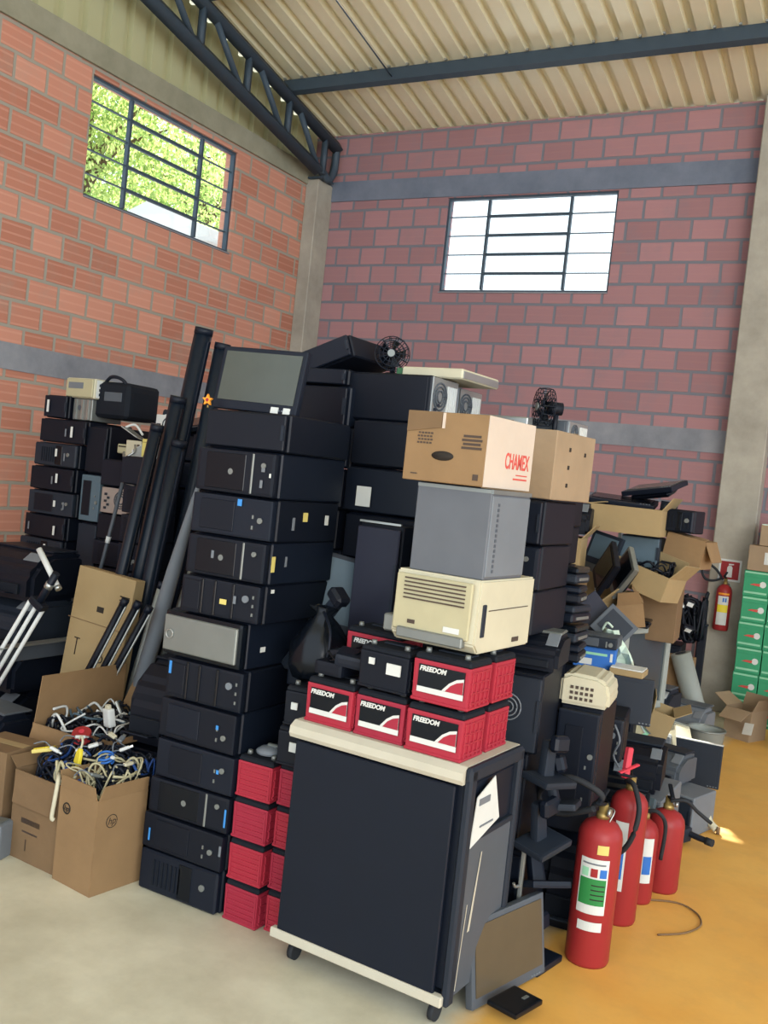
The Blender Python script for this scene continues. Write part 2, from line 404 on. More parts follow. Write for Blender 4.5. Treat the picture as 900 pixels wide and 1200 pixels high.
def carton(label, loc, w, d, h, rz=0, m='card', open_=None, mside=None, tape=True, group=None, rot=None, name='cardboard_box', flaps=None, filled=False):
    """closed carton or (flaps given) an open one; flaps: dict side -> tilt degrees from upright outward; local base centre"""
    t = thing(name, label, 'box', loc, rot if rot else rz, group)
    if flaps is None:
        MB().box((0, 0, h/2), (w, d, h), .003).build('body', m, t)
        q = MB()
        q.box((0, 0, h+.0005), (w*.995, .003, .002)); q.build('flap_seam', 'card_dark', t)
        if tape: box('tape', (0, 0, h+.0015), (w*.99, .05, .001), 'card_light', t)
        return t
    tk = .005
    q = MB()
    q.box((0, -d/2, h/2), (w, tk, h)); q.box((0, d/2, h/2), (w, tk, h))
    q.box((-w/2, 0, h/2), (tk, d, h)); q.box((w/2, 0, h/2), (tk, d, h)); q.box((0, 0, .003), (w, d, .006))
    q.build('body', m, t)
    for s, (ang, ln) in flaps.items():
        a = R(ang); dz, do = ln*math.cos(a), ln*math.sin(a)
        if s in 'fb':
            k = -1 if s == 'f' else 1
            quad = [(-w/2+.004, k*d/2, h), (w/2-.004, k*d/2, h), (w/2-.015, k*(d/2+do), h+dz), (-w/2+.015, k*(d/2+do), h+dz)]
        else:
            k = -1 if s == 'l' else 1
            quad = [(k*w/2, -d/2+.004, h), (k*w/2, d/2-.004, h), (k*(w/2+do), d/2-.015, h+dz), (k*(w/2+do), -d/2+.015, h+dz)]
        MB().slab(quad, .005).build('flap', 'card_light' if m == 'card_light' else m, t)
    return t

def monitor(label, loc, w=.42, h=.34, rot=(0, 0, 0), stand='neck', mscreen='screen', mbez='black2', mback='black', extra=None, group='flat monitors', dz=None):
    """flat monitor; screen looks along local -y, bottom edge of the panel centred at the origin"""
    t = thing('flat_monitor', label, 'monitor', loc, rot, group)
    MB().box((0, .02, h/2), (w, .03, h), .006, seg=2).build('bezel', mbez, t)
    box('screen', (0, .0035, h/2+.008), (w-.04, .004, h-.055), mscreen, t)
    MB().box((0, .05, h/2), (w*.8, .04, h*.75), .018, taper=(.85, .85)).build('back_shell', mback, t)
    q = MB()
    for k in range(4): q.box((w*.3+k*.016, .0035, .012), (.008, .004, .005))
    q.build('buttons', 'grey', t)
    if stand == 'neck':
        MB().box((0, .075, h*.2), (.07, .03, h*.75), .01).build('neck', mback, t)
        MB().box((0, .08, -.09), (.26, .19, .022), .009, seg=2).build('stand_base', mback, t)
    return t

def crt(label, loc, rz=0, w=.42, h=.38, d=.4, shell='crt_shell', rot=None):
    t = thing('crt_monitor', label, 'monitor', loc, rot or rz, 'CRT monitors')
    q = MB()                                             # front frame
    for s in (-1, 1):
        q.box((s*(w/2-.022), 0, h/2), (.044, .06, h), .008)
        q.box((0, 0, h/2+s*(h/2-.022)), (w-.07, .058, .044), .006)
    q.build('front_frame', shell, t)
    g = MB(); n = 8
    vs = [[g.bm.verts.new(((i/n-.5)*(w-.08), -.012-.016*(1-(2*i/n-1)**2)*(1-(2*j/n-1)**2), h/2+(j/n-.5)*(h-.08))) for i in range(n+1)] for j in range(n+1)]
    for j in range(n):
        for i in range(n):
            f = g.bm.faces.new((vs[j][i], vs[j][i+1], vs[j+1][i+1], vs[j+1][i])); f.smooth = True
    g.build('screen', 'crt_glass', t)
    s = MB(); k = [(1, .03), (1, .09), (.8, .2), (.55, d-.04), (.5, d)]
    rings = []
    for f, y in k:
        rings.append([s.bm.verts.new((x*w/2*f*.97, y, h/2+z*h/2*f*.97)) for x, z in ((-1, -1), (1, -1), (1, 1), (-1, 1))])
    for a, b in zip(rings, rings[1:]):
        for i in range(4): s.bm.faces.new((a[i], a[(i+1) % 4], b[(i+1) % 4], b[i]))
    s.bm.faces.new(rings[0]); s.bm.faces.new(rings[-1])
    s.build('rear_shell', shell, t)
    return t

def printer(label, loc, w=.4, d=.36, h=.2, rz=0, m='black2', m2='charcoal', tray=True, rot=None, cat='printer', group='printers', rounded=.03):
    t = thing('printer', label, cat, loc, rot or rz, group)
    prof = [(-d/2, 0), (d/2, 0), (d/2, h*.92), (d/2-.04, h), (-d*.1, h), (-d*.38, h*.78), (-d/2, h*.55)]
    q = MB(); q.prism(prof, -w/2, w/2, 'YZ')
    bmesh.ops.bevel(q.bm, geom=q.bm.edges[:], offset=min(rounded, h*.12), segments=2, affect='EDGES')
    q.build('body', m, t)
    MB().box((0, d*.2, h+.004), (w*.86, d*.5, .012), .005).build('scanner_lid', m2, t)
    MB().box((0, -d*.5-.004, h*.25), (w*.7, .03, h*.22), .004).build('output_slot', 'black_matte', t)
    if tray: MB().slab([(-w*.3, -d/2-.01, h*.16), (w*.3, -d/2-.01, h*.16), (w*.3, -d/2-.08, h*.2), (-w*.3, -d/2-.08, h*.2)], .005).build('paper_tray', m2, t)
    p = MB().box((w*.33, -d*.25, h*.9), (w*.22, .07, .006), .002, rot=(.6, 0, 0)).build('control_panel', 'grey', t)
    return t

def extinguisher(label, loc, h=.55, r=.083, rz=0, kind='co', hose_side=-1, hang=False):
    t = thing('fire_extinguisher', label, 'fire extinguisher', loc, rz, 'red fire extinguishers')
    MB().lathe([(r*.94, 0), (r, .012), (r, h-.07), (r*.95, h-.045), (r*.75, h-.02), (r*.42, h-.005), (r*.3, h)], n=28).build('cylinder', 'red', t)
    MB().lathe([(r*.3, h-.002), (r*.3, h+.02), (r*.22, h+.022), (r*.22, h+.055)], n=14).build('valve', 'brass', t)
    MB().box((0, -.035, h+.062), (.022, .12, .012), .004, rot=(-.25, 0, 0)).build('carry_handle', 'black_matte', t)
    MB().box((0, -.03, h+.09), (.02, .12, .01), .004, rot=(.25, 0, 0)).build('squeeze_lever', 'pink_red' if kind == 'red' else 'black_matte', t)
    return t
def curved_label(t, name, r, a0, a1, z0, z1, m, off=.001, n=10):
    q = MB(); ra, rb = r+off, r+off+.0012
    vs = []
    for i in range(n+1):
        a = a0+(a1-a0)*i/n
        vs.append([q.bm.verts.new((ra*math.cos(a), ra*math.sin(a), z0)), q.bm.verts.new((ra*math.cos(a), ra*math.sin(a), z1)), q.bm.verts.new((rb*math.cos(a), rb*math.sin(a), z1)), q.bm.verts.new((rb*math.cos(a), rb*math.sin(a), z0))])
    for A, B in zip(vs, vs[1:]):
        for k in range(4):
            q.bm.faces.new((A[k], A[(k+1) % 4], B[(k+1) % 4], B[k]))
    q.bm.faces.new(vs[0]); q.bm.faces.new(vs[-1][::-1])
    return q.build(name, m, t)

def fan(label, loc, r=.09, h=.1, rot=0):
    t = thing('desk_fan', label, 'fan', loc, rot, 'small black fans')
    q = MB()
    for k in range(1, 5): q.ring((0, -.028, h+r), r*k/4, .0022, 'Y', 24, 5); q.ring((0, .028, h+r), r*k/4, .0022, 'Y', 24, 5)
    for k in range(14):
        a = 2*PI*k/14
        for y in (-.028, .028): q.tube([(0, y*1.1, h+r), (r*math.cos(a), y, h+r+r*math.sin(a))], .002, 5)
        q.tube([(r*math.cos(a), -.028, h+r+r*math.sin(a)), (r*1.03*math.cos(a), 0, h+r+r*1.03*math.sin(a)), (r*math.cos(a), .028, h+r+r*math.sin(a))], .002, 5)
    q.build('cage', 'black2', t)
    q = MB()
    for k in range(5):
        a = 2*PI*k/5
        c, s = math.cos(a), math.sin(a)
        q.slab([(r*.15*c, -.01, h+r+r*.15*s), (r*.8*math.cos(a-.35), -.014, h+r+r*.8*math.sin(a-.35)), (r*.85*math.cos(a+.35), .014, h+r+r*.85*math.sin(a+.35)), (r*.15*math.cos(a+.8), .01, h+r+r*.15*math.sin(a+.8))], .002)
    q.build('blades', 'black_gloss', t)
    MB().cyl((0, -.03, h+r), r*.22, .014, 'Y', 16).build('hub', 'metal_dull', t)
    MB().cyl((0, .05, h+r), r*.35, .07, 'Y', 16).build('motor', 'black', t)
    MB().tube([(0, .06, h+r), (0, .06, .01)], .012, 8).build('stem', 'black', t)
    MB().lathe([(.07, 0), (.07, .012), (.03, .025)], (0, .05, 0), 18).build('base', 'black', t)
    return t

# ------------------------------------------------------------------ the building
YB, XL = 9.2, -6.25
def roofz(y): return 5.43 + .205 * (YB - y)
struct(box('floor', (0, 2, -.06), (14, 15, .12), 'floor', None))
def holed(name, m, axis, fixed, a0, a1, h, hole, th=.15):
    q = MB(); u0, u1, v0, v1 = hole
    for b0, b1, z0, z1 in ((a0, u0, 0, h), (u1, a1, 0, h), (u0, u1, 0, v0), (u0, u1, v1, h)):
        if axis == 'X': q.box(((b0+b1)/2, fixed+th/2, (z0+z1)/2), (b1-b0, th, z1-z0))
        else: q.box((fixed-th/2, (b0+b1)/2, (z0+z1)/2), (th, b1-b0, z1-z0))
    return struct(q.build(name, m))
WB = (-4.66, -2.86, 3.715, 4.685); WL = (5.79, 7.705, 3.77, 4.745)
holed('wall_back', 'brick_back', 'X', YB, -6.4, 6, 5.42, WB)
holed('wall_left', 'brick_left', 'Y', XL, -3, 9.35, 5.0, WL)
struct(box('trim_1', (XL+.008, 3.1, 4.905), (.04, 12.2, .19), 'conc_band', None))
struct(box('trim_2', (XL+.004, 3.1, 2.365), (.012, 12.2, .205), 'conc_strip', None))
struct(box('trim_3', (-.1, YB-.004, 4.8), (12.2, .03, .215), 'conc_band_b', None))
struct(box('trim_4', (-.1, YB-.004, 2.375), (12.2, .012, .205), 'conc_strip', None))
struct(MB().box((-6.17, 9.05, 2.43), (.16, .3, 4.86), .008).build('column_corner', 'conc_col'))
struct(MB().box((-1.42, 9.1, 2.7), (.34, .2, 5.4), .008).build('column_right', 'conc_col'))

def window(n, axis, hole, fixed, mull, rows, thick_mid):
    u0, u1, v0, v1 = hole
    def P(u, v, d=0): return (u, fixed+d, v) if axis == 'X' else (fixed-d, u, v)
    def D(du, dv, t): return (du, t, dv) if axis == 'X' else (t, du, dv)
    t = bpy.data.objects.new('window_%d' % n, None); col.objects.link(t); struct(t)
    f = MB(); fw = .022
    f.box(P((u0+u1)/2, v0+fw/2, .05), D(u1-u0, fw, .05)); f.box(P((u0+u1)/2, v1-fw/2, .05), D(u1-u0, fw, .05))
    f.box(P(u0+fw/2, (v0+v1)/2, .05), D(fw, v1-v0-2*fw, .05)); f.box(P(u1-fw/2, (v0+v1)/2, .05), D(fw, v1-v0-2*fw, .05))
    struct(f.build('window_frame', 'steel_paint', t))
    for m_ in mull: struct(MB().box(P(m_, (v0+v1)/2, .05), D(.025, v1-v0-.06, .04)).build('mullion', 'steel_paint', t))
    cols = [u0+fw] + mull + [u1-fw]
    for i, (a, b) in enumerate(zip(cols, cols[1:])):
        q = MB(); wd = .026 if i == thick_mid else .007
        for k in range(1, rows): q.box(P((a+b)/2, v0+(v1-v0)*k/rows, .05), D(b-a-.02, wd, .03))
        struct(q.build('glazing_bar', 'steel_paint', t))
        struct(MB().box(P((a+b)/2, (v0+v1)/2, .062), D(b-a, v1-v0-.04, .003)).build('pane', 'glass', t))
    s = MB().box(P((u0+u1)/2, v0-.008, .045), D(u1-u0-.002, .012, .12)); struct(s.build('window_sill', 'conc_strip', t))
window(1, 'Y', WL, XL, [6.28, 7.22], 5, 1)
window(2, 'X', WB, YB, [-4.2, -3.33], 5, 1)

# roof sheet: trapezoidal ribs running down the slope
q = MB(); prof = []
x = -7.25; pitch = .2  # sheet carried out past the left wall, an unseen eave added to block sun
while x < 6:
    prof += [(x, 0), (x+.115, 0), (x+.128, .06), (x+.187, .06)]; x += pitch
ya, yb = -4.0, 9.5
A = [q.bm.verts.new((x, ya, roofz(ya)+z)) for x, z in prof]; B = [q.bm.verts.new((x, yb, roofz(yb)+z)) for x, z in prof]
for i in range(len(prof)-1): q.bm.faces.new((A[i], A[i+1], B[i+1], B[i]))
struct(q.build('ceiling', 'sheet_roof'))
q = MB(); prof = []; y = -3.0
while y < 9.25:
    prof += [(y, 0), (y+.15, 0), (y+.162, .05), (y+.236, .05)]; y += .25
A = [q.bm.verts.new((-6.33-z, y, 4.98)) for y, z in prof]; B = [q.bm.verts.new((-6.33-z, y, roofz(y)-.02)) for y, z in prof]
for i in range(len(prof)-1): q.bm.faces.new((A[i], A[i+1], B[i+1], B[i]))
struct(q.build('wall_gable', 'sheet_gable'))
pur = [8.2, 6.8, 5.4, 4.0, 2.6, 1.2, -.2]
sl = -math.atan(.205)
for y in pur:
    t = bpy.data.objects.new('roof_purlin', None); col.objects.link(t); struct(t)
    q = MB(); z = roofz(y)
    q.box((0, y, z-.075), (12.3, .05, .14), rot=(sl, 0, 0)); q.box((0, y-.02, z-.14), (12.3, .08, .012), rot=(sl, 0, 0))
    struct(q.build('beam', 'steel_paint', t))
    q = MB()
    for k in range(60): q.box((-6.3+.2*k, y-.06, z-.012), (.022, .03, .018))
    struct(q.build('roof_clips', 'metal', t))
t = bpy.data.objects.new('roof_truss', None); col.objects.link(t); struct(t)
XT = -6.02
def top(y): return roofz(y)-.215
def bot(y): return top(y)-.40
def bar(p, q_, w=.05): return MB().tube([p, q_], w, 4, smooth=False)
struct(bar((XT, 9.1, top(9.1)), (XT, 0, top(0)), .075).build('top_chord', 'steel_paint', t))
struct(bar((XT, 8.75, bot(8.75)), (XT, 0, bot(0)), .075).build('bottom_chord', 'steel_paint', t))
q = MB(); ys = [8.9-.7*k for k in range(12)]
for k, y in enumerate(ys):
    q.tube([(XT, y-.05, top(y)), (XT, y-.05, bot(y-.05))], .04, 4, smooth=False)
    if k < 11: q.tube([(XT, y-.6, top(y-.6)), (XT, y-.12, bot(y-.12))], .04, 4, smooth=False)
struct(q.build('webs', 'steel_paint', t))
q = MB()
q.tube([(XT, 9.08, top(9.1)), (XT-.02, 9.1, 5.0), (XT-.02, 9.0, 4.88), (XT-.02, 8.86, 4.93), (XT, 8.7, bot(8.7))], .045, 6)
q.box((-6.14, 9.0, 4.872), (.2, .24, .02))
struct(q.build('truss_foot', 'steel_paint', t))
for x, y0, y1 in ((-4.88, 6.8, 8.2), (-1.2, 5.4, 8.1)):
    struct(MB().tube([(x, y0, roofz(y0)-.09), (x+(.0 if x < -3 else .15), y1, roofz(y1)-.1)], .007, 6, smooth=False).build('sag_rod', 'steel_paint'))

# ------------------------------------------------------------------ outside, seen through the windows
def tree(name, label, loc, sx, sy, sz, n, seed, trunk):
    t = thing(name, label, 'tree', loc, 0, 'trees outside the left window'); r = random.Random(seed)
    q = MB()
    clumps = [(r.uniform(-1, 1), r.uniform(-1, 1), r.uniform(-1, 1)) for _ in range(26)]
    for i in range(n):
        c = clumps[i % 26]
        while True:
            p = [r.gauss(0, .28) for _ in range(3)]
            if sum(a*a for a in p) < .5: break
        P = Vector(((c[0]+p[0])*sx, (c[1]+p[1])*sy, (c[2]+p[2])*sz))
        s = r.uniform(.06, .14); e = Euler((r.uniform(0, 6), r.uniform(0, 6), r.uniform(0, 6))).to_matrix()
        vs = [q.bm.verts.new(P + e @ Vector(v) * s) for v in ((-.5, 0, 0), (0, -.28, .05), (.55, 0, 0), (0, .28, .05))]
        q.bm.faces.new(vs)
    q.build('foliage', 'leaves', t)
    q = MB(); q.tube([(0, 0, -trunk), (.1, .1, -trunk*.5), (0, 0, 0), (.2, -.2, sz*.6)], lambda u: .22*(1-.6*u), 8)
    for k in range(6):
        a = k*1.05; q.tube([(0, 0, -.5), (sx*.3*math.cos(a), sy*.3*math.sin(a), sz*.2), (sx*.8*math.cos(a), sy*.8*math.sin(a), sz*.5)], lambda u: .09*(1-.8*u), 6)
    q.build('trunk', 'tree_trunk', t)
tree('leafy_tree', 'bright green leafy tree outside, filling the left part of the side window', (-13.0, 12.0, 6.4), 1.7, 1.7, 1.9, 20000, 3, 6.2)
tree('leafy_tree', 'yellow green leafy tree outside, behind the right part of the side window', (-15.2, 17.6, 7.2), 2.0, 2.1, 2.1, 20000, 5, 6.6)
t = thing('white_shed', 'white roofed low building outside, at the bottom corner of the side window', 'building', (-9.3, 11.1, 0))
MB().box((0, 0, 2.25), (1.8, 2.4, 4.5)).build('wall', 'white', t)
MB().prism([(-1.1, 4.5), (1.1, 4.5), (1.1, 4.6), (0, 4.98), (-1.1, 4.6)], -1.4, 1.4).build('roof', 'white', t)

# ------------------------------------------------------------------ camera, light
yaw, pitch, roll = R(-28.63), R(-2.281), R(6.081)
f = Vector((math.sin(yaw)*math.cos(pitch), math.cos(yaw)*math.cos(pitch), math.sin(pitch)))
r_ = Vector((math.cos(yaw), -math.sin(yaw), 0)); u_ = r_.cross(f)
rr = math.cos(roll)*r_ + math.sin(roll)*u_; uu = -math.sin(roll)*r_ + math.cos(roll)*u_
cam = bpy.data.cameras.new('camera'); co = bpy.data.objects.new('camera', cam); col.objects.link(co)
co.matrix_world = Matrix(((rr.x, uu.x, -f.x, 0), (rr.y, uu.y, -f.y, 0), (rr.z, uu.z, -f.z, 1.78), (0, 0, 0, 1)))
cam.sensor_fit = 'VERTICAL'; cam.sensor_height = 24; cam.sensor_width = 18; cam.lens = 23.0; cam.clip_start = .05
scene.camera = co

w = bpy.data.worlds.new('sky'); scene.world = w; w.use_nodes = True
bg = w.node_tree.nodes['Background']; bg.inputs[0].default_value = (.80, .9, 1.0, 1); bg.inputs[1].default_value = 1.7
sun = bpy.data.lights.new('sun', 'SUN'); sun.energy = 17; sun.angle = R(.6); sun.color = (1, .93, .8)
so = bpy.data.objects.new('sun', sun); col.objects.link(so)
so.rotation_euler = Vector((.49, -.80, -1)).to_track_quat('-Z', 'Y').to_euler()
def area(name, loc, target, sx, sy, e, c):
    l = bpy.data.lights.new(name, 'AREA'); l.shape = 'RECTANGLE'; l.size = sx; l.size_y = sy; l.energy = e; l.color = c
    o = bpy.data.objects.new(name, l); col.objects.link(o); o.location = loc
    o.rotation_euler = (Vector(target)-Vector(loc)).to_track_quat('-Z', 'Y').to_euler()
area('open_door_daylight', (5.2, -3.6, 2.7), (-3.0, 5, 1.6), 6, 4.5, 470, (1, .97, .92))
vs = scene.view_settings
vs.view_transform = 'Standard'; vs.look = 'None'; vs.exposure = .54; vs.gamma = 1; vs.use_curve_mapping = False

# ------------------------------------------------------------------ the cabinet on casters and what stands on it
ct = thing('cabinet', 'black wheeled cabinet with a cream rounded top, carrying red batteries', 'cabinet', (-1.505, 3.115, 0), R(-3))
CW, CD = .70, .42
MB().box((0, .005, .47), (CW-.02, CD-.03, .68), .006).build('body', 'black2', ct)
MB().box((-.012, -CD/2+.002, .46), (CW-.06, .018, .69), .004).build('front_panel', 'black2', ct)
q = MB(); pr = [(-CD/2-.012, .815), (-CD/2-.02, .83), (-CD/2-.016, .855), (-CD/2+.01, .872), (CD/2, .872), (CD/2, .815)]
q.prism(pr, -CW/2-.006, CW/2-.014, 'YZ'); q.build('top_board', 'cream', ct, 'cream top board with a rounded front edge')
q = MB()                                                  # dark side frame: two posts and a header around the open recess
q.box((CW/2-.004, -CD/2+.025, .475), (.03, .045, .78), .008); q.box((CW/2-.004, CD/2-.02, .475), (.03, .035, .78), .008)
q.box((CW/2-.004, 0, .845), (.03, CD, .052), .01); q.box((CW/2-.004, 0, .62), (.02, CD-.06, .02), .003)
q.build('side_frame', 'charcoal', ct)
box('side_panel', (CW/2-.008, 0, .355), (.016, CD-.07, .51), 'grey_dark', ct, .003)
pn = MB().slab([(CW/2+.006, -.165, .60), (CW/2+.006, .045, .655), (CW/2+.006, -.02, .812), (CW/2+.006, -.145, .765)], .003).build('paper_notice', 'sticker', ct, 'torn white notice')
box('notice_print', (CW/2+.0105, -.09, .745), (.002, .08, .022), 'grey', pn); box('notice_print', (CW/2+.0105, -.06, .66), (.002, .10, .006), 'grey', pn)
box('bottom_rail', (-.006, -CD/2, .105), (CW, .03, .035), 'cream', ct, .004, label='cream bottom rail')
box('bottom_board', (0, .01, .105), (CW-.02, CD-.02, .03), 'charcoal', ct)
q = MB(); q.slab([(CW/2+.002, -.1, .3), (CW/2+.002, -.085, .3), (CW/2+.002, -.05, .56), (CW/2+.002, -.056, .56)], .001)
q.slab([(CW/2+.002, -.15, .12), (CW/2+.002, -.146, .12), (CW/2+.002, -.12, .4), (CW/2+.002, -.124, .4)], .001); q.build('scratches', 'cream', ct)
for sx in (-1, 1):
    for sy in (-1, 1):
        c = MB(); c.box((sx*.29, sy*.15, .078), (.035, .04, .03), .004); c = c.build('caster', 'metal_dull', ct)
        MB().cyl((sx*.29, sy*.15, .033), .033, .022, 'X', 16).build('wheel', 'rubber', c)
TZ = .872
def on_cab(x, y, z): return (x, y, TZ+z)
BT = 'batteries on the cabinet'
battery('red battery at the left front corner of the cream cabinet top, label out', on_cab(-1.745, 3.03, 0), R(-3), group=BT)
battery('red battery second from the left along the cream cabinet edge, under a black battery', on_cab(-1.535, 3.02, 0), R(-3), group=BT, m='red_batt_lo')
battery('red battery at the right front corner of the cabinet, lower of two', on_cab(-1.315, 2.995, 0), R(-3), w=.215, group=BT)
battery('red battery behind the right corner one on the cabinet, showing only its gridded end', on_cab(-1.305, 3.185, 0), R(-3), w=.215, group=BT)
battery('upper red battery at the right corner, directly under the beige printer', on_cab(-1.31, 2.995, .17), R(-3), w=.215, group=BT)
battery('upper red battery behind, gridded end out, under the rear of the beige printer', on_cab(-1.30, 3.185, .17), R(-3), w=.215, group=BT)
battery('red battery in the second row, half hidden behind the black battery', on_cab(-1.55, 3.23, 0), R(-3), group=BT)
battery('red battery lying at the back left, its name strip showing above a black bundle', on_cab(-1.70, 3.23, .17), R(-5), w=.24, group=BT, h=.165)
battery('red battery hidden low at the back left of the cabinet top', on_cab(-1.77, 3.22, 0), R(-3), group=BT)
t = battery('black battery with white labels on the second red battery from the left', on_cab(-1.535, 3.015, .17), R(-4), front='plain', m='black', group='black batteries', h=.15)
box('sticker', (.045, -.087, .08), (.055, .006, .038), 'sticker', t); box('sticker', (-.045, -.087, .095), (.022, .006, .022), 'sticker', t)
t = thing('power_adapter_bundle', 'black bundle of power adapters lying on the front left red battery', 'adapters', on_cab(-1.745, 3.03, .17), R(-3))
MB().box((-.03, 0, .025), (.12, .13, .05), .014, seg=2).build('adapter', 'black', t)
MB().box((.035, -.01, .07), (.11, .12, .045), .014, rot=(.1, .1, .4), seg=2).build('adapter', 'black2', t)
MB().box((-.03, .02, .07), (.09, .07, .04), .012, rot=(.1, -.2, -.3), seg=2).build('adapter', 'charcoal', t)
q = MB()
for k in range(5):
    a = k*1.3
    q.tube([(.07*math.cos(a+u)*(1-.05*u), .065*math.sin(a+u)*.9, 0.05+.010*k+.02*math.sin(u*2+k)) for u in (0, .8, 1.7, 2.6, 3.4)], .0045, 5)
q.build('cord', 'black_gloss', t)

# beige printer, grey case, paper carton on top of each other
t = thing('laser_printer', 'beige laser printer with a slatted back resting on the upper red batteries', 'printer', (-1.375, 3.18, TZ+.345), R(-4))
PW, PD, PH = .325, .43, .245
q = MB(); q.prism([(-PD/2, .03), (-PD/2+.03, 0), (PD/2, 0), (PD/2, PH), (-PD/2+.01, PH)], -PW/2, PW/2, 'YZ')
bmesh.ops.bevel(q.bm, geom=q.bm.edges[:], offset=.006, segments=2, affect='EDGES'); q.build('body', 'beige', t)
MB().box((-.006, -PD/2-.004, PH*.56), (PW*.9, .012, PH*.78), .004).build('rear_cover', 'beige2', t)
q = MB()
for k in range(6): q.box((.0, -PD/2-.0115, PH*(.62+.055*k)), (PW*.72, .006, .0045))
q.build('vent_slats', 'ink', t)
q = MB(); q.box((0, -PD/2-.008, PH*.14), (PW*.78, .03, .035), .004); q.build('output_tray', 'metal_dull', t)
box('rating_plate', (PW*.24, -PD/2-.0115, PH*.28), (.06, .003, .018), 'sticker', t)
box('label_dark', (-PW*.24, -PD/2-.0115, PH*.3), (.028, .003, .013), 'ink', t)
MB().box((PW/2+.001, -PD*.39, PH*.45), (.006, .028, .11), .003).build('side_socket', 'charcoal', t)
box('side_seam', (PW/2+.0005, .02, PH*.58), (.003, PD*.72, .003), 'ink', t)
box('side_badge', (PW/2+.001, PD*.22, PH*.12), (.004, .05, .016), 'ink', t)
q = MB(); q.box((-PW/2-.02, -PD*.4, .05), (.05, .05, .06), .006); q.build('side_lever', 'metal_dull', t)

t = thing('computer_case', 'grey metal computer case standing on the beige printer', 'computer', (-1.365, 3.14, TZ+.59), R(-4))
MB().box((0, 0, .15), (.285, .30, .30), .004).build('case', 'grey_case', t)
box('top_edge', (-.0, -.148, .293), (.28, .008, .012), 'silver', t)
MB().box((.144, 0, .145), (.006, .29, .27), .002).build('side_panel', 'grey', t)
box('top_flange', (.144, 0, .293), (.008, .30, .014), 'silver', t)
q = MB()
for k in range(14): q.box((.148, -.10+.0, .03+k*.017), (.002, .012, .010))
q.build('punched_slots', 'grey_dark', t)

t = carton('tan paper carton with red lettering and a hand slot, on the grey case', (-1.40, 3.14, TZ+.895), .31, .36, .235, R(-4), 'card', tape=False, group=None)
W_, D_, H_ = .31, .36, .235
MB().box((W_/2+.001, 0, H_/2), (.003, D_*.995, H_*.99)).build('printed_side', 'card_white', t)
text('brand_text', 'CHAMEX', .075, 'red_print', t, (W_/2+.0032, .055, H_*.40), (PI/2, 0, PI/2), sx=.62, bold=.0012)
q = MB(); q.box((W_/2+.003, .09, H_*.16), (.0012, .11, .006)); q.box((W_/2+.003, .10, H_*.22), (.0012, .09, .004)); q.build('small_print', 'red_print', t)
q = MB(); q.lathe([(.001, 0), (1, 0), (1, .002), (.001, .002)], (0, 0, 0), 20, 'Y')
for v in q.bm.verts: v.co = Vector((v.co.x*.042-.005, v.co.y-D_/2-.002, v.co.z*.016+H_*.38))
q.build('hand_slot', 'ink_dark', t)
q = MB()
for k in range(5):
    for j in range(4): q.box((-.105+.012*k+(j % 2)*.003, -D_/2-.0008, H_*.55+.011*j), (.008, .0016, .006))
q.build('printed_pattern', 'ink', t)
q = MB()
for j in range(4): q.box((.10, -D_/2-.0008, H_*.52+.013*j), (.075-.01*(j % 2), .0016, .008))
q.build('printed_pattern', 'ink', t)
box('printed_mark', (-.11, -D_/2-.0008, H_*.10), (.025, .0016, .004), 'ink', t); box('printed_mark', (.125, -D_/2-.0008, H_*.12), (.02, .0016, .02), 'ink', t)
MB().slab([(-W_/2+.003, -D_/2-.001, H_*.7), (-.02, -D_/2-.001, H_*.78), (-.02, -D_/2-.001, H_*1.0), (-W_/2+.003, -D_/2-.001, H_)], .003).build('torn_flap', 'card_dark', t)
box('tear', (-.012, -D_/2-.001, H_*.88), (.010, .004, H_*.22), 'card_white', t)

# ------------------------------------------------------------------ left batteries: four high, two columns
for c, (x, nm) in enumerate(((-2.105, 'left'), (-1.935, 'right'))):
    for k in range(4):
        where = ['at the floor', 'second from the floor', 'third from the floor', 'topmost'][k]
        battery('red battery %s in the %s column beside the black computer stack' % (where, nm), (x+(.004*((k*3+c) % 3-1)), 3.15+.03*c, k*.163), R((k*5+c*3) % 4-2),
                front='ribs', w=.162, d=.19, h=.163, group='batteries stacked on the floor', m='red_batt' if (k+c) % 2 else 'red_batt_lo')
for k, (dx, st) in enumerate(((0, ((.02, .055), (.06, .02))), (.012, ((-.02, .026),)))):
    t = battery(['black battery with two white labels on top of the right red battery column', 'topmost black battery with one small pale label above the right red column'][k],
                (-1.93+dx, 3.15, .652+k*.155), R(3+4*k), front='plain', w=.19, d=.18, h=.152, m='black', group='black batteries')
    for u, s in st: box('sticker', (u-.03, -.0925, .075), (s, .006, .035 if s > .03 else .026), 'sticker', t)
t = thing('battery_cover', 'grey dusty plastic cap lying on the left red battery column', 'cap', (-2.105, 3.14, .652))
MB().lathe([(.05, 0), (.052, .012), (.035, .024), (.012, .028)], n=20).build('cap', 'grey', t); MB().box((.01, .01, .03), (.05, .02, .012), .004).build('knob', 'silver', t)

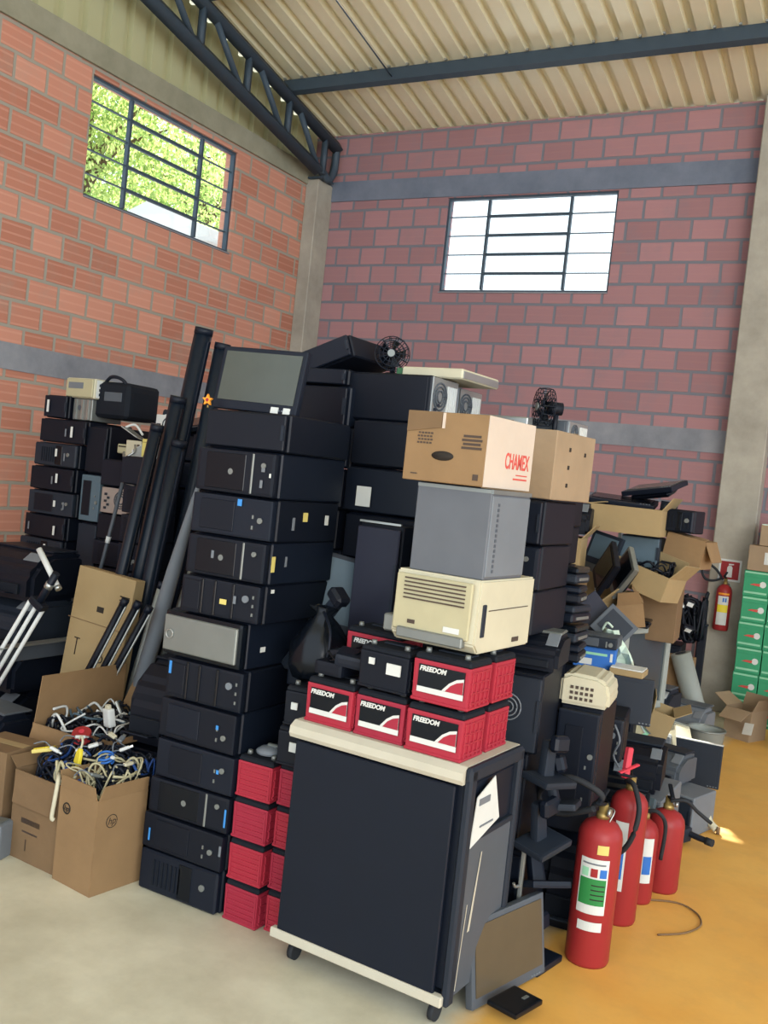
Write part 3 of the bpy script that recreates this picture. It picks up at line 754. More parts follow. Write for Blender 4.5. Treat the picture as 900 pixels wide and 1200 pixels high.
# ------------------------------------------------------------------ stack A: black computers under the tilted monitor
ST = 'the stack under the tilted monitor'
A_rows = [  # h, x, style, w, stickers
    (.175, -2.415, 'grilled', .40, [('r', -.4, .3, .02, .04, 'grey')]),
    (.150, -2.405, 'plain', .41, [('f', -.8, .4, .008, .05, 'sticker_b'), ('f', .96, .6, .01, .04, 'grey')]),
    (.150, -2.40, 'strip', .40, [('f', .93, .45, .008, .07, 'sticker_b')]),
    (.160, -2.385, 'plain', .39, [('f', .62, .55, .012, .016, 'sticker_b')]),
    (.165, -2.385, 'plain', .39, [('f', .55, .6, .012, .016, 'sticker_b')]),
    (.165, -2.38, 'ridged', .38, [('f', -.88, .75, .012, .05, 'sticker_b')]),
    (.185, -2.40, 'silver', .40, [('r', -.5, .4, .03, .02, 'sticker')]),
    (.155, -2.345, 'ridged', .385, [('f', .12, .45, .032, .02, 'sticker_y'), ('f', .4, .55, .012, .03, 'grey'), ('r', -.75, .85, .02, .014, 'sticker')]),
    (.165, -2.335, 'strip', .385, [('r', -.86, .5, .022, .06, 'sticker_y'), ('r', -.5, .55, .012, .04, 'grey'), ('f', -.3, .55, .012, .03, 'grey')]),
    (.165, -2.33, 'plain', .385, [('r', -.1, .62, .032, .036, 'sticker_y'), ('r', -.45, .45, .016, .05, 'grey'), ('r', .6, .55, .026, .04, 'sticker'), ('f', .2, .85, .02, .026, 'sticker_b')]),
    (.178, -2.325, 'strip', .385, [('f', .72, .65, .016, .03, 'grey'), ('f', .7, .3, .012, .03, 'grey'), ('f', .9, .5, .008, .016, 'sticker')]),
    (.150, -2.31, 'side', .38, []),
]
z = 0; nA = len(A_rows)
for k, (h, x, stl, w_, stk) in enumerate(A_rows):
    o = nA-k
    desc = {'silver': 'black computer with a wide brushed grey front door', 'side': 'dusty black computer'}.get(stl, 'black desktop computer')
    lab = '%s, %s from the top of %s' % (desc, ORD[o], ST) if o > 1 else '%s right under the tilted monitor' % desc
    pc(lab, (x, 3.29, z), w_, .47, h-.003, R([0, -1, 1, 0, -1.5, .5, -2, .5, 0, 1, -1, .5][k]), stl, seed=k, stk=stk, mcase='black' if k % 2 else 'black2', mfront='black' if k % 3 else 'black2')
    z += h
ZA = z
monitor('flat monitor leaning back on the tall black computer stack, two white labels below the screen', (-2.345, 3.13, ZA+.004), .395, .255, (R(-9), R(1.5), R(3)), stand=None, mscreen='screen', mbez='black2')
t = bpy.data.objects[-1] if False else [o for o in bpy.data.objects if o.name.startswith('flat_monitor')][-1]
for x, s in ((.10, .034), (.155, .03)): box('sticker', (x, .002, .012), (s, .004, .024), 'sticker', t)
t = thing('star_ornament', 'small orange star at the lower left corner of the tilted monitor', 'star', (-2.525, 3.075, ZA+.03), R(10))
q = MB(); q.prism([((.024 if i % 2 == 0 else .011)*math.sin(i*PI/5), (.024 if i % 2 == 0 else .011)*math.cos(i*PI/5)) for i in range(10)], -.006, .006); q.build('star', 'orange', t)
MB().lathe([(.006, 0), (.009, .004)], (0, -.008, 0), 10, 'Y').build('centre', 'red', t); MB().tube([(0, .004, -.02), (.0, .006, -.03)], .004).build('pin', 'brass', t)
# ------------------------------------------------------------------ second row of stacks (behind stack A and behind the cabinet)
def column(x, y, n, h, w_, d_, styles, place, seed0, rz0=0, z0=0, stk=None, skip=0, mcs=('black', 'black2')):
    for k in range(n):
        o = n-k+skip
        pc('black desktop computer, %s from the top of %s' % (ORD[o], place) if o > 1 else 'black desktop computer topping %s' % place,
           (x+.008*((k*7+seed0) % 5-2), y+.006*((k*5+seed0) % 5-2), z0+k*h), w_, d_, h-.003, rz0+R(((k*11+seed0*3) % 7-3)*.5), styles[(k+seed0) % len(styles)], seed=seed0*20+k, mcase=mcs[k % 2], mfront=mcs[(k+1) % 2],
           stk=(stk or {}).get(k, []))
column(-2.40, 3.85, 12, .178, .40, .46, ['side', 'grilled', 'side'], 'the column just behind the tilted monitor', 4)
column(-2.00, 3.88, 10, .2, .37, .46, ['side'], 'the plain column behind the cabinet', 5, stk={8: [('f', -.42, .36, .07, .085, 'sticker')], 5: [('f', -.55, .45, .028, .045, 'sticker')]})
ZB = 2.0
pc_end('long black computer at the top behind the cabinet, silver rear to the right', (-2.07, 3.80, ZB), .46, .24, .205, R(-2), 'black', 'metal', group='desktop computers')
t = thing('computer_case', 'pale beige computer lid lying on the long black computer with silver rear', 'computer', (-1.90, 3.97, ZB+.208), R(-3))
MB().box((0, 0, .022), (.30, .36, .044), .006).build('lid', 'beige', t); MB().box((-.17, -.1, .02), (.04, .12, .04), .004).build('green_board', 'board', t, 'green circuit board edge'); box('rear_edge', (.151, 0, .02), (.004, .34, .03), 'metal', t)
pc_end('grey computer with slotted silver rear, behind the long black top computer', (-2.07, 4.12, ZB+.003), .42, .22, .19, R(-4), 'grey', 'metal')
t = pc('black computer tilted like a roof edge on the column behind the tilted monitor', (-2.385, 3.86, 2.215), .32, .40, .10, 0, 'side', seed=61, rot=(0, R(-21), 0))
pc('thin black computer lying flat right under the tilted roof-like one', (-2.42, 3.86, 2.139), .36, .44, .07, 0, 'side', seed=63)
fan('black fan on top of the stacks under the concrete corner column', (-2.15, 3.86, 2.207), .075, .03, R(20))

# things between the stacks and the cabinet
for k in range(7):
    o = 7-k
    pc('black desktop computer, %s from the top of the short column between the battery stack and cabinet' % ORD[o] if o > 1 else 'black computer topping the short column behind the left batteries', (-1.97, 3.42, .15*k), .34, .30, .147, R(2), 'side' if k < 6 else 'plain', seed=260+k)
t = pc('upright black tower with a purplish front and a bright top edge, behind the beige printer', (-1.90, 3.53, 1.055), .20, .14, .52, 0, 'side', mfront='purple_black', seed=31)
box('top_edge', (0, -.065, .523), (.19, .012, .008), 'metal', t)
monitor('grey panelled black monitor leaning behind the silver doored computer', (-2.10, 3.50, 1.1), .24, .32, (R(-12), R(10), R(28)), stand=None, mscreen='grey_teal', mbez='charcoal')
t = thing('long_bar', 'long black bar leaning diagonally behind the left battery columns', 'bar', (-2.10, 3.30, 1.07), (0, R(40), R(-15)))
MB().box((0, 0, .06), (.05, .05, .42), .012).build('bar', 'charcoal', t); MB().box((0, -.01, .28), (.08, .07, .05), .012).build('clamp', 'black', t)
t = thing('black_bag', 'crumpled black bag on top of the black batteries left of the cabinet', 'bag', (-1.975, 3.22, .965))
q = MB(); rr_ = random.Random(4)
q.lathe([(.03, 0), (.10, .004), (.125, .06), (.11, .13), (.07, .2), (.03, .24), (.045, .27)], n=18)
for v in q.bm.verts: v.co += Vector((rr_.uniform(-.014, .014), rr_.uniform(-.014, .014), rr_.uniform(-.004, .012)))
q.build('bag', 'black_gloss', t)
MB().tube([(.02, -.03, .26), (.10, -.1, .2), (.11, -.13, .08), (.06, -.12, .02)], .006, 6).build('strap', 'black2', t)
monitor('black flat monitor lying tilted at the back of the cabinet top', (-1.60, 3.46, 1.10), .30, .2, (R(-72), R(4), R(6)), stand=None, mscreen='black_gloss')

# ------------------------------------------------------------------ left: cartons of cables
def hp_logo(t, loc, rz, r=.024):
    MB().ring(loc, r, .0032, 'Y' if rz == 0 else 'X', 24, 4).build('logo_ring', 'ink_dark', t)
    off = Vector((0, -.0018, 0)) if rz == 0 else Vector((.0018, 0, 0))
    text('logo_text', 'hp', r*1.5, 'ink_dark', t, Vector(loc)+off, (PI/2, 0, 0 if rz == 0 else PI/2), shear=.25)
t = carton('tall open brown carton full of cables with a round logo, nearest the camera at left', (-2.785, 2.985, 0), .235, .25, .385, R(-7), 'card', flaps={'f': (6, .05), 'r': (14, .06), 'l': (35, .06)}, name='cable_carton', group='cartons of cables')
hp_logo(t, (-.065, -.1285, .305), 0, .021); hp_logo(t, (.1185, -.05, .29), 1, .026)
q = MB(); q.box((.1185, -.04, .075), (.002, .05, .028)); q.box((.1185, -.005, .085), (.002, .05, .014)); q.build('printed_mark', 'ink_dark', t)
t = carton('wide open brown carton full of cables, front flap folded down, left of the logo carton', (-3.07, 3.065, 0), .29, .32, .37, R(-4), 'card_dark', flaps={'f': (172, .135), 'l': (60, .07), 'b': (15, .1)}, name='cable_carton', group='cartons of cables')
q = MB(); q.box((-.02, -.1615, .17), (.12, .002, .022)); q.box((-.02, -.1615, .125), (.10, .002, .008)); q.box((-.04, -.1615, .07), (.008, .002, .05)); q.build('printed_mark', 'ink', t)
carton('large open brown carton with a raised back flap behind the cable cartons', (-3.28, 3.52, 0), .44, .56, .45, R(-2), 'card', flaps={'l': (-4, .22), 'f': (158, .12), 'b': (25, .14), 'r': (80, .10)}, name='cable_carton', group='cartons of cables')

def tangle(label, c, ext, n, rad, m, seed, ln=5, zslope=0, cat='cables'):
    r = random.Random(seed); q = MB()
    for i in range(n):
        p = Vector((r.uniform(-1, 1)*ext[0], r.uniform(-1, 1)*ext[1], 0)); pts = []
        a = r.uniform(0, 6.3)
        for k in range(ln):
            zz = zslope*p.y + r.uniform(-.02, ext[2])
            pts.append((c[0]+p.x, c[1]+p.y, c[2]+zz))
            a += r.uniform(.5, 1.4)
            p = p + Vector((math.cos(a), math.sin(a), 0))*r.uniform(.04, .10)
            p.x = max(-ext[0], min(ext[0], p.x)); p.y = max(-ext[1], min(ext[1], p.y))
        q.tube(pts, rad*r.uniform(.7, 1.4), 5)
    o = q.build('cable_tangle', m); tag(o, label, cat, kind='stuff'); return o
tangle('black cables heaped over the two front cartons at left', (-2.93, 3.09, .35), (.23, .12, .11), 90, .006, 'black2', 1, 6, .25)
tangle('dark blue cables among the heap over the front cartons', (-2.93, 3.06, .36), (.22, .12, .10), 14, .005, 'blue_cable', 2, 5, .25)
tangle('pale grey cables curling over the front cartons', (-2.86, 3.04, .37), (.16, .10, .11), 18, .005, 'beige2', 3, 6, .3)
tangle('black cables filling the large carton with the raised flap', (-3.32, 3.58, .38), (.22, .27, .10), 70, .006, 'black', 4, 6)
tangle('white cables looping inside the large carton with the raised flap', (-3.28, 3.55, .42), (.2, .24, .09), 12, .005, 'white', 5, 6)
tangle('blue grey cables inside the large carton behind the front cartons', (-3.32, 3.58, .40), (.2, .25, .09), 16, .005, 'grey_teal', 6, 6)
r5 = random.Random(8)
for k in range(9):                                      # plugs and connectors lying on the heap
    t = thing('cable_plug', ['white plug near the left rim of the cable heap', 'white plug in the middle of the cable heap', 'grey plug at the back of the cable heap', 'pale plug by the right rim of the cable heap', 'small white plug close to the yellow tool', 'white plug near the blue coil', 'silver grey plug at the front rim of the logo carton', 'pale plug behind the yellow tool', 'white plug beside the red cap'][k], 'plug',
        [(-3.12, 3.02, .455), (-2.98, 3.10, .49), (-2.90, 3.18, .52), (-2.74, 3.06, .475), (-2.99, 3.04, .47), (-2.84, 3.14, .50), (-2.80, 2.94, .44), (-2.96, 3.19, .52), (-3.08, 3.12, .50)][k], (r5.uniform(-.4, .4), r5.uniform(-.4, .4), r5.uniform(0, 3)), 'plugs on the cable heap')
    MB().box((0, 0, 0), (.045, .022, .014), .004).build('housing', ['white', 'white', 'grey', 'beige', 'white', 'white', 'silver', 'beige', 'white'][k], t)
    box('metal_tip', (.028, 0, 0), (.016, .014, .008), 'metal', t); MB().tube([(-.02, 0, 0), (-.06, .01, .005), (-.09, -.01, -.02)], .003, 5).build('cord', 'grey', t)
t = thing('yellow_tool', 'bright yellow wrench shaped plastic tool hanging upright on the cable heap', 'tool', (-2.985, 3.01, .385), (R(-8), R(4), R(-20)))
q = MB(); q.prism([(-.02, 0), (.02, 0), (.024, .04), (.02, .085), (.008, .11), (-.008, .11), (-.02, .09), (-.024, .04)], -.008, .008)
bmesh.ops.bevel(q.bm, geom=q.bm.edges[:], offset=.003, segments=1, affect='EDGES'); q.build('body', 'yellow', t)
MB().tube([(0, 0, .105), (.0, 0, .14), (-.02, 0, .155), (-.034, 0, .14)], .005, 6).build('hook', 'beige', t); MB().cyl((0, -.009, .03), .009, .004, 'Y', 12).build('hole_ring', 'ink_dark', t)
t = thing('red_cap', 'red plastic reel half sunk at the back left of the cable heap', 'reel', (-3.12, 3.17, .485), (R(20), R(10), 0))
MB().lathe([(.04, -.02), (.044, -.012), (.03, -.008), (.03, .012), (.044, .016), (.04, .024)], n=20).build('reel', 'red', t); MB().cyl((0, 0, .026), .012, .008).build('hub', 'pink_red', t)
t = thing('yellow_pad', 'pale yellow flat sponge on the left rim of the cable heap', 'sponge', (-3.19, 3.03, .435), (R(-12), R(-14), R(25)))
MB().box((0, 0, 0), (.10, .05, .018), .008, seg=2).build('sponge', 'sticker_y', t); MB().box((0, 0, .011), (.085, .038, .004), .002).build('pad', 'yellow', t)
t = thing('power_adapter', 'white power adapter with two cords dangling inside the large carton', 'adapter', (-3.15, 3.36, .53), (R(8), R(-6), R(-20)))
MB().box((0, 0, 0), (.06, .035, .085), .01, seg=2).build('housing', 'white', t)
for s in (-1, 1): MB().tube([(s*.018, 0, -.04), (s*.024, -.01, -.1), (s*.02, .02, -.16)], .004, 5).build('cord', 'grey', t)
MB().box((0, 0, .05), (.03, .02, .02), .003).build('plug', 'beige', t)
t = thing('blue_coil', 'bright blue coiled cable on the right of the cable heap', 'cable', (-2.86, 3.06, .455), (R(15), 0, 0))
q = MB(); q.tube([(.03*math.cos(a*.7), .03*math.sin(a*.7), .003*a*.5) for a in range(24)], .005, 6); q.build('coil', 'blue', t); MB().box((.04, .0, .03), (.02, .014, .012), .003).build('connector', 'white', t)
tag(MB().tube([(-2.99, 2.93, .40), (-2.945, 2.885, .40), (-2.94, 2.872, .33), (-2.945, 2.868, .25), (-2.94, 2.875, .235)], .009, 8).build('hanging_cord', 'beige'), 'thick cream cord hanging over the rim between the two front cartons', 'cord')

# black box shapes between the cartons and stack A
pc('black upright computer behind the cable cartons, beside the leaning poles', (-2.93, 3.52, 0), .22, .40, .44, R(3), 'side', seed=41)
printer('black printer tipped on the upright computer behind the cable heap', (-2.91, 3.50, .46), .24, .34, .36, R(4), 'black', 'black2')

t = carton('flat upright tan carton with handling symbols behind the big open carton', (-3.765, 3.835, .30), .43, .07, .80, 0, 'card_light', tape=False, rot=(R(-4), R(3), R(-3)))
MB().ring((.06, -.0365, .35), .02, .003, 'Y').tube([(.06, -.037, .37), (.07, -.037, .42)], .003, 5).build('printed_symbol', 'ink_dark', t)
MB().tube([(-.13, -.037, .33), (-.13, -.037, .42)], .003, 5).build('printed_symbol', 'ink_dark', t); MB().tube([(-.15, -.037, .42), (-.11, -.037, .42)], .003, 5).build('printed_symbol', 'ink_dark', t)
for u, v, su, sv in ((.0, .60, .05, .03), (.16, .70, .07, .006), (.16, .68, .07, .006)): box('printed_symbol', (u, -.036, v), (su, .002, sv), 'ink_dark', t)
box('carton_edge', (.0, -.036, .52), (.46, .002, .004), 'card_dark', t)
pc('black desktop computer lying under the flat upright tan carton', (-3.78, 3.80, 0), .40, .22, .16, R(3), 'grilled', seed=51)
pc('second black desktop computer under the flat upright tan carton', (-3.78, 3.80, .163), .40, .22, .135, R(-2), 'plain', seed=52)

# shelf rail, rods, black printers at the left edge
t = thing('shelf_rail', 'grey metal shelf rail jutting in from the left edge above the cartons', 'rail', (-4.2, 3.62, .60))
box('web', (0, 0, 0), (.012, .95, .10), 'grey_dark', t, .003); box('flange', (.03, 0, .047), (.07, .95, .008), 'metal', t, .002, label='bright top flange'); box('end_plate', (.02, .474, 0), (.05, .006, .10), 'grey', t)
t = thing('tripod_stand', 'folded tripod with three pale legs leaning at the left edge', 'tripod', (-3.95, 3.62, .98), (0, R(30), R(5)))
for k in range(3): MB().cyl((-.01+.035*k, -.02+.02*k, -.50), .011, .86, n=10).build('leg', 'white', t)
MB().cyl((.03, 0, .03), .02, .22, n=12).build('centre_post', 'black2', t); MB().box((.03, 0, -.06), (.10, .06, .04), .008).build('leg_hub', 'black', t); MB().cyl((.03, 0, .06), .023, .03, n=12).build('collar', 'metal', t)
t = thing('white_rod', 'short white plastic rod slanting above the folded tripod', 'rod', (-3.95, 3.66, 1.10), (0, R(-42), 0))
MB().cyl((0, 0, 0), .016, .24, n=12).build('rod', 'white', t); MB().cyl((0, 0, -.125), .018, .02, n=12).build('end_cap', 'metal', t)
t = thing('antenna_pole', 'thin grey pole with a small bracket leaning on the left computer stacks', 'pole', (-4.32, 4.42, 1.05), (R(-3), R(9), 0))
MB().tube([(0, 0, -.6), (0, 0, .62)], .012, 8, smooth=False).build('pole', 'grey_dark', t); box('bracket', (.05, 0, .6), (.10, .02, .02), 'silver', t); box('bracket', (.05, 0, .52), (.10, .02, .02), 'silver', t); MB().cyl((0, 0, .15), .015, .04, n=10).build('ferrule', 'white', t)
LP = 'black machines piled at the left edge'
for k, (lab, x, y, z, w_, d_, h_, m1) in enumerate((
    ('black printer at the bottom of the pile by the left edge', -4.62, 4.05, 0, .5, .42, .30, 'black'),
    ('charcoal printer second from the floor at the left edge', -4.60, 4.05, .31, .48, .40, .26, 'black2'),
    ('grey black printer with a pale tab, third from the floor at left edge', -4.58, 4.06, .58, .50, .42, .25, 'charcoal'),
    ('wide black printer on top of the pile at the left edge', -4.60, 4.08, .84, .54, .42, .27, 'black'))):
    printer(lab, (x, y, z), w_, d_, h_, R(2*k-3), m1, 'black2', group=LP)
printer('dark printer low at the left edge behind the brown carton', (-3.98, 3.36, .0), .42, .34, .40, R(-5), 'black2', 'grey_dark', group=LP)
carton('brown carton at the left edge, cut off by the picture, beside the cable cartons', (-3.42, 3.02, 0), .24, .24, .42, R(6), 'card_dark')
t = thing('foam_block', 'pale grey block on the floor at the left edge in front of the cartons', 'block', (-3.28, 2.86, 0), R(15))
MB().box((0, 0, .075), (.16, .10, .15), .01, seg=2).build('block', 'grey', t); MB().box((0, 0, .152), (.12, .06, .006), .002).build('top_groove', 'silver', t)

# poles and rolled screens leaning between the left stacks and stack A
def pole(label, p0, p1, r, m='tube_black', cap='metal_dull', name='rolled_screen', kind='pole', oct_=8):
    p0, p1 = Vector(p0), Vector(p1); d = p1-p0; L_ = d.length
    t = thing(name, label, kind, p0, tuple(d.to_track_quat('Z', 'Y').to_euler()), 'poles leaning left of the tilted monitor')
    MB().lathe([(r, .0), (r, L_)], n=oct_ if oct_ else 16).build('tube', m, t)
    MB().lathe([(r*1.04, 0), (r*1.04, .035), (r*.6, .036)], (0, 0, L_-.02), 14).build('end_cap', 'black2', t)
    MB().box((0, -r*.9, L_*.5), (r*.5, r*.5, L_*.96), .002).build('slot_rail', cap, t)
    return t
pole('longest black rolled screen, topmost of the leaning bundle', (-3.83, 4.12, 0), (-3.455, 4.12, 2.43), .048, cap='black2')
pole('second black rolled screen, just right of the longest in the bundle', (-3.68, 4.17, 0), (-3.36, 4.17, 2.36), .042, cap='black2')
pole('black rolled screen in the middle of the leaning bundle, shorter than the two tallest', (-3.82, 4.02, 0), (-3.50, 4.02, 2.05), .042, cap='black_gloss')
pole('leftmost black rolled screen of the leaning bundle', (-3.90, 3.935, 0), (-3.55, 3.935, 1.89), .034, cap='black_gloss')
pole('black rolled screen leaning lowest at the right of the bundle', (-3.70, 3.98, 0), (-3.43, 3.98, 1.82), .04, cap='black2')
t = thing('grey_tube', 'pale grey thick tube leaning beside the black stack, pointed at its top', 'pole', (-3.58, 3.885, 0), tuple(Vector((.40, .0, 1.68)).to_track_quat('Z', 'Y').to_euler()), 'poles leaning left of the tilted monitor')
MB().lathe([(.035, 0), (.04, .4), (.042, .9), (.036, 1.2), (.018, 1.58), (.006, 1.72)], n=18).build('tube', 'grey', t); MB().cyl((0, 0, -.01), .037, .03).build('end_cap', 'grey_dark', t)
for k, (lab, p0, p1, r) in enumerate((('left one of two silver tubes leaning low beside the grey tube', (-3.67, 3.915, .0), (-3.40, 3.915, 1.08), .017), ('right one of two silver tubes leaning low beside the grey tube', (-3.62, 3.93, .0), (-3.35, 3.96, 1.12), .015),
        ('short silver tube leaning above the two low ones', (-3.60, 3.99, 0), (-3.28, 4.03, 1.27), .016))):
    pole(lab, p0, p1, r, 'metal_dull', 'silver', 'silver_tube', oct_=12)
for k, (x, z1) in enumerate(((-3.62, 1.0), (-3.57, .99), (-3.53, .97))):
    pole(['leftmost black rail with a bright edge beside the tan carton', 'middle black rail with a bright edge beside the tan carton', 'rightmost black rail with a bright edge beside the tan carton'][k], (x-.06, 3.62+.04*k, .40), (x+.18, 3.70+.04*k, z1), .02, 'black', 'metal', 'slotted_rail', oct_=4)

# stacks along the left wall
L1 = 'the tall stack by the left wall'
for k in range(12):
    o = 12-k
    stk = [('f', [.1, -.2, .3, .0, .4, -.1, .25, .55, .2, .3, .1, .45][k], [.5, .6, .4, .55, .5, .6, .5, .4, .5, .55, .6, .5][k], .018, [.06, .09, .05, .1, .06, .05, .09, .06, .04, .06, .05, .07][k], 'sticker'), ('f', [.5, .4, -.4, .6, -.5, .5, .7, -.7, .6, .1, .5, .2][k], .45, .012, .05, 'grey')]
    pc('dark computer with pale tags, %s from the top of %s' % (ORD[o], L1), (-5.00-.013*(11-k)+.012*(k % 3), 4.84, .159*k), .40, .44, .156, R((k*5 % 7)-3), ['plain', 'side', 'grilled', 'side'][k % 4], seed=300+k, stk=stk, mcase='black', mfront='black' if k % 2 else 'charcoal')
t = pc('narrow dark computer with a pale strip at the top left of the left stacks', (-5.06, 4.82, 1.91), .20, .40, .15, R(2), 'side', seed=330, stk=[('f', -.5, .5, .018, .08, 'sticker')])
t = thing('open_drive_cage', 'bare silver drive cage under the beige desktop computer on the left stack', 'drive cage', (-4.85, 4.74, 1.912), R(-3))
MB().box((0, .05, .07), (.18, .26, .14), .004).build('cage', 'metal_dull', t)
for s in (-.06, 0, .055): box('cage_rail', (s, -.083, .07), (.014, .01, .13), 'metal', t)
MB().cyl((-.02, -.085, .08), .018, .006, 'Y', 14).build('fan_hub', 'grey_dark', t)
t = thing('desktop_computer', 'small beige desktop computer crowning the left stack, ports on its right', 'computer', (-4.87, 4.76, 2.055), R(-4), 'desktop computers')
MB().box((0, .04, .065), (.27, .30, .13), .006).build('case', 'beige', t); MB().box((0, -.115, .065), (.255, .016, .12), .005).build('front_bezel', 'beige2', t); box('drive_slot', (-.03, -.124, .08), (.14, .004, .04), 'grey', t)
p = box('rear_panel', (.136, .04, .065), (.004, .27, .115), 'white', t)
q = MB()
for k in range(4): q.box((.139, -.05+.05*k, .095), (.004, .03, .02))
for k in range(3): q.box((.139, -.06, .03+.03*k), (.004, .03, .018))
q.build('ports', 'charcoal', p)
t = thing('black_bag', 'black laptop bag flopped over the top of the left stack', 'bag', (-4.66, 4.86, 1.94), R(5))
MB().box((0, 0, .12), (.28, .34, .24), .06, seg=3).build('bag', 'black_matte', t); MB().tube([(-.1, -.12, .22), (-.02, -.15, .27), (.08, -.14, .24), (.13, -.1, .1)], .012, 6).build('strap', 'black2', t); MB().box((.02, -.172, .14), (.14, .008, .06), .003).build('pocket', 'grey_dark', t)
for k in range(6):
    pc('narrow grey green tower, %s from the top of the column between the left stacks' % ORD[6-k] if k < 5 else 'narrow grey green tower topping the column between the left stacks', (-4.70, 4.86, .315*k), .17, .40, .312, R(2*(k % 3)-2), ['plain', 'side'][k % 2], seed=340+k, mcase='black', mfront=['grey_teal', 'black2', 'grey_teal', 'charcoal', 'grey_teal', 'black'][k], group='narrow towers')
L3 = 'the stack right of the narrow towers'
zz = 0
for k, (h, stl, mf) in enumerate([(.17, 'side', 'black'), (.17, 'plain', 'black'), (.17, 'strip', 'black'), (.165, 'grilled', 'black2'), (.165, 'plain', 'black'), (.165, 'strip', 'black'), (.165, 'plain', 'black2'), (.17, 'side', 'black'), (.17, 'rear', 'black'), (.175, 'side', 'black2')]):
    o = 10-k
    nm = 'dark computer showing its silver rear, %s' if stl == 'rear' else 'dark computer, %s'
    pc((nm % ('%s from the top of %s' % (ORD[o], L3))) if o > 1 else 'dark computer topping %s' % L3, (-4.385+.01*(k % 3), 4.84, zz), .42, .44, h-.003, R((k*3 % 5)-2), stl, seed=360+k, mcase='black', mfront=mf,
       stk={4: [('f', -.1, .5, .03, .05, 'sticker')], 6: [('f', .75, .5, .016, .1, 'sticker')], 5: [('f', .0, .35, .2, .012, 'metal_dull')]}.get(k, []))
    zz += h
t = thing('printer_unit', 'cream box shaped printer part with an arm to the left, on the right left-hand stack', 'printer part', (-4.42, 4.72, zz), R(-3))
MB().box((.04, 0, .065), (.13, .12, .13), .008, seg=2).build('body', 'beige', t); MB().box((-.08, .01, .07), (.12, .07, .06), .006).build('arm', 'beige2', t); box('slot', (-.09, -.027, .085), (.07, .004, .008), 'ink_dark', t); box('catch', (.085, -.061, .10), (.02, .004, .014), 'ink', t)
t = thing('upright_stand', 'dark upright bracket standing on top of the left stacks', 'bracket', (-4.36, 4.86, zz+.13), (0, R(12), 0))
MB().box((.02, 0, .13), (.07, .05, .19), .01).build('body', 'charcoal', t); MB().box((-.05, 0, .07), (.03, .04, .13), .006).build('side_arm', 'black2', t); box('bright_tab', (.03, -.027, .19), (.02, .004, .016), 'white', t)
printer('black printer under the upright bracket on the left stacks', (-4.40, 4.96, zz), .36, .24, .12, R(4), 'black', 'black2')
MBs = MB(); t = thing('metal_scrap', 'bright twisted metal bracket beside the cream printer part', 'bracket', (-4.52, 4.72, zz+.13), (0, 0, R(20)))
MBs.slab([(-.02, -.03, .08), (.09, -.03, .02), (.16, .02, -.01), (.02, .03, .07)], .006).build('plate', 'metal', t); MB().tube([(0, 0, .08), (.06, .01, .1), (.12, .0, .04)], .008).build('wire', 'white', t)
monitor('black flat monitor lying like a wedge on top behind the poles', (-4.10, 4.80, 1.93), .40, .30, (R(-70), R(-12), R(8)), stand=None, mscreen='black_gloss')
for k in range(11):
    pc('dark computer, %s from the top of the column behind the poles' % ORD[11-k] if k < 10 else 'dark computer topping the column behind the poles', (-4.00, 5.04, .172*k), .36, .42, .169, R(k % 3-1), ['side', 'plain'][k % 2], seed=400+k)
    pc('dark computer, %s from the top of the column in the gap left of the tilted monitor' % ORD[11-k] if k < 10 else 'dark computer topping the column in the gap left of the tilted monitor', (-3.44, 4.53, .172*k), .36, .42, .169, R(k % 3-1), ['side', 'plain'][k % 2], seed=420+k)
t = thing('power_supply', 'pale power supply with a round grille right of the cream printer part', 'power supply', (-4.10, 4.68, 1.87), R(-5))
MB().box((0, 0, .06), (.15, .14, .12), .004).build('case', 'white', t); MB().ring((.03, -.072, .06), .04, .004).build('fan_grille', 'charcoal', t); box('socket', (-.045, -.072, .05), (.03, .006, .03), 'charcoal', t)
t = thing('small_carton', 'small yellowish box below the pale power supply at the poles', 'box', (-4.16, 4.56, 1.72), R(10))
MB().box((0, 0, .055), (.07, .06, .11), .004).build('body', 'sticker_y', t); box('flap_seam', (0, -.031, .09), (.068, .002, .003), 'card_dark', t)
pc('dark computer turned sideways under the small yellowish box', (-4.14, 4.55, 1.55), .16, .30, .168, R(4), 'side', seed=450)
for k in range(9): pc('dark narrow computer, %s from the bottom of the thin column beside the left-hand stacks' % ORD[k+1], (-4.12, 4.58, .172*k), .16, .30, .169, R(k % 2), 'plain', seed=460+k)

# ------------------------------------------------------------------ right of the cabinet
monitor('dark flat monitor on the floor leaning on the right side of the black cabinet', (-1.075, 3.275, .012), .44, .29, (R(-9), 0, R(76)), stand=None, mscreen='screen_brown', mbez='grey_dark')
t = [o for o in bpy.data.objects if o.name.startswith('flat_monitor') and o.parent is None][-1]
b = MB().box((-.10, -.085, .018), (.16, .12, .018), .007, rot=(R(9), 0, 0), seg=2).build('stand_base', 'black_gloss', t, 'glossy black foot plate')
box('badge', (-.06, -.10, .026), (.03, .012, .002), 'silver', b, rot=(R(9), 0, 0))

